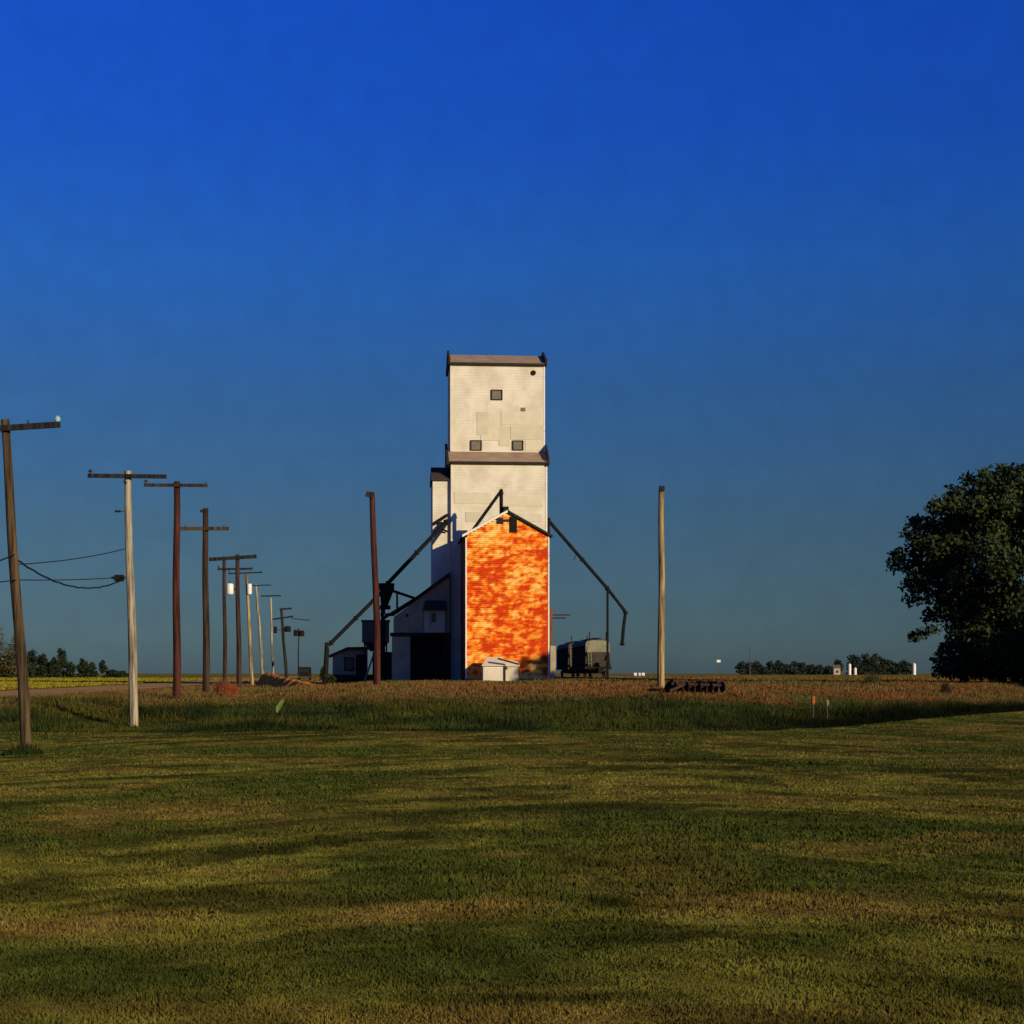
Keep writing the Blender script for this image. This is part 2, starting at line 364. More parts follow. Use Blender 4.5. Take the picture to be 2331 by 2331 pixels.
# dry weeds on top
n = 200000
y = 1 / (1 / 330 + rng.random(n) * (1 / 78 - 1 / 330)); x = (rng.random(n) * 2 - 1) * .36 * y
lat = x + 15 + .1 * (y - 66)
k = (lat > -4.8) & (y > edge(x) + 12); x, y = x[k], y[k]; n = len(x)
tall = fbm(x * .35, y * .2, 221, 4) ** 2 * 2.2
h = (.05 + .26 * tall * rng.random(n)) * (1 - .7 * ((np.abs(x - X(1585, 77)) < 1.9) & (y < 79))); cc = ground_color(x, y) * (.65 + .7 * rng.random(n))[:, None]
blades('dry_weeds', x, y, h, .03 + .0006 * y, cc, lean=.6, label='rust brown dry weeds growing in front of the elevator and along the rail siding')

# crop in the field beyond the road
n = 90000
y = 1 / (1 / 420 + rng.random(n) * (1 / 84 - 1 / 420)); x = (rng.random(n) * 2 - 1) * .36 * y
lat = x + 15 + .1 * (y - 66)
k = lat < -14.4; x, y = x[k], y[k]; n = len(x)
pt = fbm(x * .05, y * .06, 231, 3)
cc = lerp3(np.repeat(C_FIELD[None], n, 0), np.array((.17, .09, .03)), sstep(.56, .64, pt) * sstep(170, 110, y)) * (.7 + .6 * rng.random(n))[:, None]
blades('field_crop', x, y, .10 + .22 * rng.random(n) * fbm(x * .2, y * .1, 233, 2), .03 + .0007 * y, cc, lean=.5, label='yellow green crop in the sunlit field beyond the dirt road at left')

# ------------------------------------------------------------------ elevator frame of reference (turned a few degrees)
VP = 875.0
V = Vector(((VP - CX) / S, 1, 0)).normalized(); R = Vector((V.y, -V.x, 0)); UP = Vector((0, 0, 1))
RZ = math.atan2(R.y, R.x)
class Plane:
    def __init__(s, px, d): s.O = Vector((X(px, d), d, 0))
    def P(s, px, py, b=0.0):                 # the point of this wall plane (set back b metres) that the photo shows at px, py
        tx = (px - CX) / S; o = s.O + V * b
        y = (o.x * V.x + o.y * V.y) / (tx * V.x + V.y)
        return Vector((tx * y, y, CZ - (py - HOR) / S * y))
    def ac(s, px, py, b=0.0):                # metres along the wall and height
        p = s.P(px, py, b); return (p - s.O).dot(R), p.z
    def L(s, a, b, c): return s.O + R * a + V * b + UP * c
def pboxm(mb, pl, a0, a1, b0, b1, c0, c1):
    q = [pl.L(a0, b0, c0), pl.L(a1, b0, c0), pl.L(a1, b0, c1), pl.L(a0, b0, c1)]
    return mb.extrude(q, V * (b1 - b0))
def pbox(mb, pl, x0, y0, x1, y1, b0, b1):    # photo rectangle on the plane, from depth b0 to b1
    a0, c1 = pl.ac(x0, y0, b0); a1, c0 = pl.ac(x1, y1, b0)
    return pboxm(mb, pl, a0, a1, b0, b1, c0, c1)
def lap_rows(mb, pl, a0, a1, b, c0, c1, pitch, th=.020, normal='front'):
    """lapped clapboards: one wedge per course"""
    n = int((c1 - c0) / pitch)
    for i in range(n + 1):
        z0 = c0 + i * pitch; z1 = min(z0 + pitch, c1)
        if z1 - z0 < .02: continue
        if normal == 'front':
            q = [pl.L(a0, b, z0), pl.L(a0, b - th, z0), pl.L(a0, b - .006, z1), pl.L(a0, b, z1)]; mb.extrude(q, R * (a1 - a0))
        else:                                    # a side wall at a = b, running from depth a0 to a1
            sg = -1 if normal == 'left' else 1
            q = [pl.L(b, a0, z0), pl.L(b + sg * th, a0, z0), pl.L(b + sg * .006, a0, z1), pl.L(b, a0, z1)]; mb.extrude(q, V * (a1 - a0))

TW = Plane(1136, 150.0)
BZ = 1.66
tower = empty('grain_elevator', TW.L(0, 0, BZ), 'tall weathered white wooden grain elevator with a stepped upper house, behind the orange building', 'grain elevator')
aL, zE = TW.ac(1027, 1050); aR, _ = TW.ac(1245, 1050)
DEP = 10.0
m = MB(); pboxm(m, TW, aL, aR, 0, DEP, BZ, zE); m.build('wall', M['cream'], tower)
m = MB(); lap_rows(m, TW, aL, aR, -.005, BZ, zE - .02, .26); m.build('siding', M['cream'], tower, kind='stuff')
m = MB(); lap_rows(m, TW, 0, DEP, aL - .005, BZ, zE, .26, normal='left'); lap_rows(m, TW, 0, DEP, aR + .005, BZ, zE, .26, normal='right'); m.build('side_siding', M['cream'], tower, kind='stuff')
# skirt roofs and upper house
SB = 2.0
_, zC = TW.ac(1130, 1029, SB); _, zT = TW.ac(1130, 829, SB)
m = MB()
prof = [(-.30, zE - .14), (-.30, zE), (SB, zC), (SB, zE - .14)]
m.extrude([TW.L(aL - .22, b, c) for b, c in prof], R * (aR - aL + .36)); m.build('skirt_roof', M['roof'], tower); m = MB()
prof2 = [(DEP + .3, zE - .14), (DEP + .3, zE), (DEP - SB, zC), (DEP - SB, zE - .14)]
m.extrude([TW.L(aL - .22, b, c) for b, c in prof2], R * (aR - aL + .44)); m.build('skirt_roof', M['roof'], tower)
m = MB()
m.extrude([TW.L(aL - .20, -.33, zE - .22), TW.L(aR + .20, -.33, zE - .22), TW.L(aR + .24, -.33, zE - .02), TW.L(aL - .24, -.33, zE - .02)], V * .028)
m.build('fascia', M['dark'], tower)
m = MB(); pboxm(m, TW, aL + .02, aR - .02, SB, DEP - SB, zE - .1, zT); m.build('upper_house_wall', M['cream'], tower)
m = MB(); lap_rows(m, TW, aL + .02, aR - .02, SB - .005, zC + .0, zT - .02, .26); m.build('upper_siding', M['cream'], tower, kind='stuff')
m = MB(); lap_rows(m, TW, SB, DEP - SB, aL + .015, zC, zT, .26, normal='left'); lap_rows(m, TW, SB, DEP - SB, aR - .015, zC, zT, .26, normal='right'); m.build('upper_side_siding', M['cream'], tower, kind='stuff')
_, zR = TW.ac(1130, 809, 5.0)
m = MB()
m.extrude([TW.L(aL - .12, b, c) for b, c in [(SB - .3, zT - .05), (SB - .3, zT + .08), (5, zR), (DEP - SB + .3, zT + .08), (DEP - SB + .3, zT - .05)]], R * (aR - aL + .24))
m.build('roof', M['roof'], tower)
m = MB(); m.extrude([TW.L(aL - .14, SB - .34, zT - .12), TW.L(aR + .14, SB - .34, zT - .12), TW.L(aR + .14, SB - .34, zT + .07), TW.L(aL - .14, SB - .34, zT + .07)], V * .03)
m.build('fascia', M['dark'], tower)
for a0 in (aL - .18, aR + .02):          # raised rake walls at both gable ends of the top roof
    m = MB(); m.extrude([TW.L(a0, b, c) for b, c in [(SB - .4, zT - .06), (SB - .4, zT + .38), (5, zR + .40), (DEP - SB + .4, zT + .38), (DEP - SB + .4, zT - .06)]], R * .18)
    m.build('rake_board', M['dark'], tower)
m = MB(); m.extrude([TW.L(aR + .03, b, c) for b, c in [(-.38, zE - .32), (-.38, zE + .42), (SB - .05, zC + .75), (SB - .05, zE - .32)]], R * .16); m.build('rake_board', M['dark'], tower)
m = MB(); m.extrude([TW.L(aL - .42, b, c) for b, c in [(-.34, zE - .32), (-.34, zE + .05), (SB + 2, zC + 1.0), (SB + 2, zE - .9), (1, zE - .9)]], R * .22); m.build('rake_board', M['dark'], tower)
for s_, a0 in ((-1, aL), (1, aR)):       # corner boards
    m = MB(); pboxm(m, TW, a0 - .03 if s_ < 0 else a0 - .13, a0 + .13 if s_ < 0 else a0 + .03, -.055, -.036, BZ, zE - .32); m.build('corner_board', M['trim' if s_ > 0 else 'cream'], tower)
    m = MB(); pboxm(m, TW, a0 - .01 if s_ < 0 else a0 - .13, a0 + .13 if s_ < 0 else a0 + .01, SB - .055, SB - .036, zC + .02, zT - .22); m.build('corner_board', M['trim' if s_ > 0 else 'cream'], tower)
# windows, vent, patches
for cx, cy, w, h in ((1131, 899, 25, 23), (1084, 1014, 25, 23), (1179, 1014, 24, 22)):
    a0, c1 = TW.ac(cx - w / 2, cy - h / 2, SB); a1, c0 = TW.ac(cx + w / 2, cy + h / 2, SB)
    fr = MB()
    for q in ((a0 - .01, a0 + .05, c0 - .01, c1 + .01), (a1 - .05, a1 + .01, c0 - .01, c1 + .01), (a0 + .05, a1 - .05, c1 - .05, c1 + .01), (a0 + .05, a1 - .05, c0 - .01, c0 + .05)):
        pboxm(fr, TW, q[0], q[1], SB - .16, SB - .012, q[2], q[3])
    fo = fr.build('window', M['dark'], tower)
    p = MB(); pboxm(p, TW, a0 + .06, a1 - .06, SB - .06, SB - .045, c0 + .06, c1 - .06); p.build('pane', M['board'], fo)
a, c = TW.ac(1214, 849, SB); m = MB(); m.tube([TW.L(a, SB - .10, c), TW.L(a, SB - .03, c)], .24, 16); m.build('round_vent', M['interior'], tower)
m = MB(); pbox(m, TW, 1186, 928, 1196, 936, SB - .07, SB - .02); m.build('broken_board', M['board'], tower)
for q, mm in (((1086, 937, 1112, 990), 'cream2'), ((1094, 947, 1140, 1003), 'cream3'), ((1136, 970, 1160, 1015), 'cream2'), ((1141, 936, 1235, 968), 'cream3'), ((1162, 969, 1236, 1001), 'cream2'), ((1196, 1002, 1236, 1026), 'cream3')):
    m = MB(); pbox(m, TW, *q, SB - .052 - random.random() * .01, SB - .034); m.build('patch_panel', M[mm], tower)
for q, mm in (((1140, 1128, 1236, 1152), 'cream3'), ((1034, 1120, 1120, 1146), 'cream3'), ((1060, 1165, 1100, 1188), 'cream2'), ((1180, 1170, 1234, 1188), 'cream3')):
    m = MB(); pbox(m, TW, *q, -.052 - random.random() * .01, -.034); m.build('patch_panel', M[mm], tower)
# narrow bin house against the left side
a0, zt = TW.ac(985, 1093, .35); a1 = aL - .03
an = MB(); pboxm(an, TW, a0, a1, .35, 6, BZ, zt); an.build('side_bin_wall', M['cream2'], tower)
m = MB(); lap_rows(m, TW, a0, a1 - .04, .345, BZ, zt, .26); m.build('side_bin_siding', M['cream'], tower, kind='stuff')
_, zr = TW.ac(1000, 1064, 2.2)
m = MB(); m.extrude([TW.L(a0 - .12, b, c) for b, c in [(.1, zt - .04), (.1, zt + .08), (2.2, zr), (6.1, zt + .08), (6.1, zt - .04)]], R * (a1 - a0 + .10)); m.build('side_bin_roof', M['darkroof'], tower)
# post work at the right rear
m = MB(); pbox(m, TW, 1248, 1384, 1258, 1552, .5, .8); m.build('timber_post', M['orange_side'], tower)
m = MB(); pbox(m, TW, 1253, 1470, 1265, 1550, -.3, .1); m.build('pale_leg_casing', M['shed'], tower)
# spouts
def pipe(pts, r, parent, mt='pipe', name='spout', pl=TW, flanges=()):
    P = [pl.P(px, py, b) for px, py, b in pts]
    o = MB(); o.tube(P, r, 10); ob = o.build(name, M[mt], parent, smooth=False)
    for f in flanges:
        f0 = MB(); i, t = int(f), f - int(f); p = P[i].lerp(P[i + 1], t); d = (P[i + 1] - P[i]).normalized()
        f0.tube([p - d * .07, p + d * .07], r * 1.5, 10); f0.build('flange', M['iron'], ob)
    return ob
pipe([(1246, 1182, .8), (1383, 1340, .8), (1424, 1393, .8), (1419, 1432, .8), (1416, 1470, .8)], .16, tower, flanges=(.02, .58, .99, 2.05, 3.9))
m = MB(); m.beam(TW.P(1312, 1262, .5), TW.P(1305, 1276, .5), .06, .06); m.build('spout_bracket', M['iron'], tower)
m = MB(); pbox(m, TW, 1242, 1178, 1252, 1216, .5, 1.1); m.build('spout_box', M['iron'], tower)
pipe([(1383, 1340, .8), (1383, 1552, .8)], .11, tower, name='spout_mast', flanges=(.02,))
pipe([(1019, 1184, -.3), (879, 1332, -.3)], .19, tower, flanges=(.03, .5, .97))
pipe([(1019, 1172, .1), (986, 1194, .0)], .15, tower, name='short_spout')
pipe([(1019, 1210, .1), (1006, 1205, -.2)], .08, tower, name='short_spout')
# distributor head on its leg
m = MB(); m.tube([TW.P(880, 1328, -.3), TW.P(880, 1344, -.3)], [.72, .68], 12); m.tube([TW.P(880, 1344, -.3), TW.P(874, 1385, -.3)], [.62, .26], 12)
m.build('distributor_hopper', M['pipe'], tower)
m = MB(); m.tube([TW.P(872, 1385, -.3), TW.P(872, 1552, -.3)], .20, 8); m.build('leg_casing', M['pipe'], tower)
m = MB(); pbox(m, TW, 849, 1378, 889, 1387, -.6, .1); pbox(m, TW, 866, 1396, 898, 1402, -.6, .1); m.build('leg_platform', M['pipe'], tower)
pipe([(886, 1343, -.3), (900, 1347, -.3), (947, 1363, -.3)], .13, tower)
pipe([(904, 1350, -.3), (904, 1396, -.3)], .09, tower, name='brace_post')
pipe([(872, 1345, -.3), (748, 1469, -.3)], .18, tower, flanges=(.05, .5, .95))
pipe([(743, 1462, -.3), (744, 1480, -.3), (740, 1556, -.3)], [.14, .22, .24], tower, name='boot_pipe')

# shed for carts on the left of the tower
SH = Plane(960, 148.5)
shed = empty('drive_shed', SH.L(0, 0, BZ), 'grey lean-to drive shed with a sloping roof and dark open bay, left of the elevator', 'shed')
m = MB(); m.extrude([SH.P(1023, 1312), SH.P(1023, 1447), SH.P(897, 1447), SH.P(897, 1404)], V * 8.5); m.build('upper_wall', M['shed'], shed)
m = MB(); m.extrude([SH.P(1024, 1302, -.4), SH.P(1024, 1310, -.4), SH.P(874, 1403, -.4), SH.P(874, 1397, -.4), SH.P(899, 1393, -.4)], V * 9.2); m.build('roof', M['darkroof'], shed)
m = MB(); pbox(m, SH, 892, 1447, 934, 1556, -.02, .18); m.build('sliding_door', M['shed'], shed)
m = MB(); pbox(m, SH, 1008, 1447, 1026, 1556, .02, .3); m.build('bay_post', M['dark'], shed)
m = MB(); pbox(m, SH, 897, 1447, 1026, 1556, 1.05, 1.15); m.build('bay_shade_sheet', M['interior'], shed)  # near-black sheet standing in for the shade deep in the bay
m = MB(); pbox(m, SH, 888, 1440, 1026, 1449, -.12, -.03); m.build('bay_header', M['dark'], shed)
m = MB(); m.extrude([SH.P(963, 1389, -.7), SH.P(968, 1367, -.3), SH.P(1013, 1367, -.3), SH.P(1017, 1389, -.7)], V * .6); m.build('dormer_roof', M['darkroof'], shed)
m = MB(); pbox(m, SH, 966, 1389, 1013, 1440, -.35, -.03); dw = m.build('dormer_wall', M['cream2'], shed)
arc = [(982, 1416), (992, 1416), (992, 1400), (990.5, 1396), (987, 1393.5), (983.5, 1396), (982, 1400)]
m = MB(); m.extrude([SH.P(a, b, -.42) for a, b in arc], V * .06); m.build('arched_window', M['glass'], shed)
m = MB(); m.beam(SH.P(978, 1390, -.4), SH.P(978, 1432, -.4), .06, .06); m.build('downpipe', M['shed'], shed)
m = MB(); m.tube([SH.P(927, 1401, -.06), SH.P(927, 1401, .02)], .14, 10); m.build('vent', M['interior'], shed)
for i in range(11):
    m = MB(); xx = 900 + i * 10.3; yt = 1404 - (xx - 897) * .73 + 4
    m.beam(SH.P(xx, yt, -.02), SH.P(xx, 1440, -.02), .05, .03); m.build('batten', M['shed'], shed)

# tank bin on legs
TK = Plane(855, 156.5)
tank = empty('steel_bin', TK.L(0, 0, BZ), 'square blue grey steel bin raised on dark legs behind the crooked brown pole', 'bin')
m = MB(); pbox(m, TK, 824, 1415, 886, 1462, 0, 2.6); m.build('bin_body', M['tank'], tank)
m = MB(); pbox(m, TK, 822, 1411, 888, 1415, -.1, 2.7); m.build('rim', M['steel'], tank)
m = MB(); m.extrude([TK.P(826, 1462), TK.P(884, 1462), TK.P(868, 1482), TK.P(842, 1482)], V * 2.2); m.build('hopper', M['dark'], tank)
for lx in (830, 880):
    for b in (.1, 2.3):
        m = MB(); m.beam(TK.P(lx, 1460, b), TK.P(lx, 1556, b), .14, .14); m.build('leg', M['dark'], tank)
m = MB(); pbox(m, TK, 848, 1484, 892, 1556, 1.0, 2.2); m.build('boot_house', M['dark'], tank)
brc = MB(); brc.beam(TK.P(853, 1482, -.3), TK.P(829, 1554, -1.2), .12, .12); brc.build('pale_brace', M['shed'], tank)

# office hut
OF = Plane(790, 158.0)
off = empty('office_hut', OF.L(0, 0, BZ), 'low grey office hut with a shallow gable roof left of the steel bin', 'hut')
m = MB(); m.extrude([OF.P(757, 1548), OF.P(757, 1490), OF.P(790, 1479), OF.P(836, 1479), OF.P(836, 1548)], V * 4.5); m.build('wall', M['shed'], off)
m = MB(); m.extrude([OF.P(748, 1496, -.35), OF.P(748, 1491.5, -.35), OF.P(790, 1473, -.35), OF.P(846, 1472, -.35), OF.P(846, 1477, -.35), OF.P(791, 1478.5, -.35)], V * 5.2); m.build('roof', M['darkroof'], off)
m = MB(); pbox(m, OF, 783, 1496, 806, 1527, -.05, -.01); wf = m.build('window', M['dark'], off)
m = MB(); pbox(m, OF, 785.5, 1499, 803.5, 1524, -.07, -.055); m.build('pane', M['glass'], wf)
m = MB(); pbox(m, OF, 810, 1490, 834, 1547, -.06, -.01); m.build('door', M['dark'], off)
m = MB(); pbox(m, OF, 748, 1536, 850, 1556, -.5, -.1); m.build('loading_step', M['dark'], off)

# ------------------------------------------------------------------ orange building
OB = Plane(1155, 140.0)
ora = empty('orange_annex', OB.L(0, 0, BZ), 'gabled annex with flaking bright orange siding in front of the white elevator', 'building')
oL, oE = OB.ac(1060, 1216); oR, _ = OB.ac(1250, 1216); oM, oP = OB.ac(1155, 1164); OD = 9.2
m = MB(); m.extrude([OB.L(oL, 0, BZ), OB.L(oR, 0, BZ), OB.L(oR, 0, oE), OB.L(oM, 0, oP), OB.L(oL, 0, oE)], V * OD); m.build('wall', M['orange_side'], ora)
cR, cO, cY, cP = np.array((.62, .05, .006)), np.array((.90, .17, .013)), np.array((.95, .38, .035)), np.array((.95, .62, .18))
vv, ff, cl = [], [], []
def paint(a, z):          # how much of the orange paint is left at this spot of the wall
    A, Zz = np.array([a]), np.array([z]); hh = (z - BZ) / (oP - BZ)
    t = .30 * float(fbm(A * .7, Zz * .8, 301, 3)[0]) + .45 * float(fbm(A * 1.5 + 9, Zz * 3.9, 311, 3)[0]) + .25 * float(fbm(A * 4.2, Zz * 2.2, 331, 3)[0]) + .16 * (float(vnoise(A * 5, Zz * 6, 337)[0]) - .5)
    t += .06 * min(1, max(0, hh - .74) / .08) + .19 * max(0, .20 - hh) / .20 - .12 * max(0, (a - oR + 1.0)) / 1.0 - .05
    t -= .13 * math.exp(-((a - oM + .35) / .5) ** 2) * math.exp(-((hh - .62) / .09) ** 2)
    t -= .07 * math.exp(-((a - oL - 1.0) / 1.2) ** 2) * math.exp(-((hh - .58) / .12) ** 2) + .06 * math.exp(-((hh - .20) / .08) ** 2)
    t += .08 * math.exp(-((a - oM + .1) / .25) ** 2) * math.exp(-((hh - .66) / .07) ** 2)
    return t
def pcol(t):
    t = (t - .372) / .19
    if t < .35: return cR + (cO - cR) * max(t, 0) / .35
    if t < .75: return cO + (cY - cO) * (t - .35) / .40
    return cY + (cP - cY) * min(1, (t - .75) / .55)
pitch = .17; nrow = int((oP - BZ) / pitch) + 1
for i in range(nrow):
    z0 = BZ + i * pitch; z1 = z0 + pitch - .003
    hl, hr = oL, oR
    if z1 > oE:
        f = (oP - z1) / (oP - oE); hl = oM + (oL - oM) * f; hr = oM + (oR - oM) * f
        if f <= .02: continue
    a = hl + .10
    while a < hr - .10:
        L_ = random.choice((.25, .35, .5, .7, 1.0)) * (0.8 + .4 * random.random()); a2 = min(a + L_, hr - .10)
        if hr - .10 - a2 < .15: a2 = hr - .10
        dt = random.gauss(0, .034); pr = .013
        ns = max(1, int((a2 - a) / .18))
        for q_ in range(ns):
            b0 = a + (a2 - a) * q_ / ns; b1 = a + (a2 - a) * (q_ + 1) / ns
            e1 = b1
            cs = [pcol(paint(x_, z_) + dt) for x_, z_ in ((b0, z0), (b1, z0), (b0, z1), (b1, z1))]
            base = len(vv)
            vv += [OB.L(b0, -.002, z0), OB.L(e1, -.002, z0), OB.L(e1, -pr, z0), OB.L(b0, -pr, z0), OB.L(b0, -.002, z1), OB.L(e1, -.002, z1), OB.L(e1, -.008, z1), OB.L(b0, -.008, z1)]
            cl += [cs[0], cs[1], cs[1], cs[0], cs[2], cs[3], cs[3], cs[2]]
            fl = [(0, 1, 2, 3), (3, 2, 6, 7), (7, 6, 5, 4)] 
            for fc in fl: ff.append([base + k for k in fc])
        a = a2
o = npmesh('orange_siding', np.array([tuple(v) for v in vv]), np.array(ff), M['orange'], parent=ora, kind='stuff', colors=np.array(cl))
# corner boards (white paint half gone)
for a0, a1 in ((oL - .02, oL + .095), (oR - .095, oR + .02)):
    m = MB(); pboxm(m, OB, a0, a1, -.05, -.002, BZ, oE + .02); m.build('corner_board', M['trim'], ora)
m = MB()
sl = (oP - oE) / (oM - oL)
ov = .30
m.extrude([OB.L(oL - ov, -.2, oE - ov * sl), OB.L(oM, -.2, oP), OB.L(oR + ov, -.2, oE - ov * sl), OB.L(oR + ov, -.2, oE - ov * sl + .12), OB.L(oM, -.2, oP + .13), OB.L(oL - ov, -.2, oE - ov * sl + .12)], V * (OD + .4))
m.build('roof', M['darkroof'], ora)
m = MB(); m.extrude([OB.L(oL - ov, -.24, oE - ov * sl - .10), OB.L(oM, -.24, oP - .12), OB.L(oM, -.24, oP + .10), OB.L(oL - ov, -.24, oE - ov * sl + .10)], V * .035); m.build('barge_board', M['trim'], ora)
m = MB(); m.extrude([OB.L(oM + .01, -.24, oP - .10), OB.L(oR + ov, -.24, oE - ov * sl - .08), OB.L(oR + ov, -.24, oE - ov * sl + .12), OB.L(oM + .01, -.24, oP + .12)], V * .035); m.build('barge_board', M['dark'], ora)  # right half of the white trim, its unlit look put into the colour
m = MB(); pbox(m, OB, 1132, 1179, 1146, 1192, -.12, -.03); m.build('gable_hatch', M['dark'], ora)
m = MB(); pbox(m, OB, 1162, 1176, 1177, 1211, -.16, -.03); m.build('gable_door', M['interior'], ora)
m = MB(); pbox(m, OB, 1147, 1182, 1161, 1187, -.10, -.03); m.build('hatch_bar', M['dark'], ora)
m = MB(); pbox(m, OB, 1054, 1207, 1064, 1222, -.2, .2); m.build('eave_block', M['dark'], ora)
m = MB(); pboxm(m, OB, oL - .03, oR + .03, -.10, -.04, BZ - .2, BZ + .25); m.build('sill_beam', M['dark'], ora)
# head spout standing above the ridge
hd = MB(); hd.tube([OB.P(1141, 1117, 5), OB.P(1141, 1172, 5)], .16, 10); hd.build('head_spout', M['pipe'], ora)
hd = MB(); hd.tube([OB.P(1141, 1117, 5), OB.P(1074, 1210, 5)], .15, 10); hd.build('slanting_spout', M['pipe'], ora)
hd = MB(); hd.tube([OB.P(1141, 1113, 5), OB.P(1141, 1125, 5)], [.12, .22], 10); hd.build('spout_head', M['pipe'], ora)
hd = MB(); pbox(hd, OB, 1146, 1153, 1158, 1172, 4.6, 5.2); hd.build('motor_box', M['pipe'], ora)
# little lit shed at its foot
FS = Plane(1125, 137.6)
fs = empty('pump_shed', FS.L(0, 0, BZ), 'small cream painted shed with a pitched roof at the foot of the orange annex', 'shed')
m = MB(); pbox(m, FS, 1100, 1514, 1147, 1556, 0, 1.8); m.build('wall', M['cream'], fs)
m = MB(); pbox(m, FS, 1147, 1515, 1180, 1556, .45, 1.8); m.build('side_bay', M['cream2'], fs)
m = MB(); m.extrude([FS.P(1097, 1516, -.2), FS.P(1150, 1516, -.2), FS.P(1144, 1498, .9), FS.P(1108, 1498, .9)], UP * .07); m.build('roof', M['cream3'], fs)
m = MB(); m.extrude([FS.P(1148, 1517, .3), FS.P(1183, 1517, .3), FS.P(1178, 1507, 1.0), FS.P(1148, 1503, 1.0)], UP * .06); m.build('bay_roof', M['cream3'], fs)
m = MB(); pbox(m, FS, 1146, 1513, 1151, 1556, -.05, .0); m.build('corner_post', M['dark'], fs)
m = MB(); pbox(m, FS, 1103, 1519, 1143, 1521, -.04, -.005); m.build('ledge', M['trim'], fs)
m = MB(); m.beam(FS.P(1133, 1499, -.7), FS.P(1180, 1512, -.7), .25, .14); tag(m.build('loose_plank', M['dark']), 'dark plank lying across the roof of the small cream shed', 'plank')

# ------------------------------------------------------------------ rail siding and hopper cars
def track_x(y): return X(1362, 190) + (y - 190) * V.x / V.y
tr = empty('rail_track', (track_x(160), 160, gz(track_x(160), 160)), 'rail siding beside the elevator under the hopper cars', 'railway track')
ra = math.atan2(-V.x, V.y)
for s_ in (-.72, .72):
    m = MB(); m.beam(Vector((track_x(120) + s_, 120, 1.86)), Vector((track_x(420) + s_, 420, 1.86)), .07, .14); m.build('rail', M['rust'], tr)
slp = MB(); slp.box((0, 0, 0), 2.5, .22, .16, ra); sm = None
for i in range(150):
    y = 121 + i * .9
    if sm is None:
        t = MB(); t.box((track_x(y), y, 1.74), 2.5, .22, .12, ra); sm = t.build('sleeper', M['dark'], tr); sy = (track_x(y), y)
    else:
        c_ = sm.copy(); col.objects.link(c_); c_.location = (track_x(y) - sy[0], y - sy[1], 0)
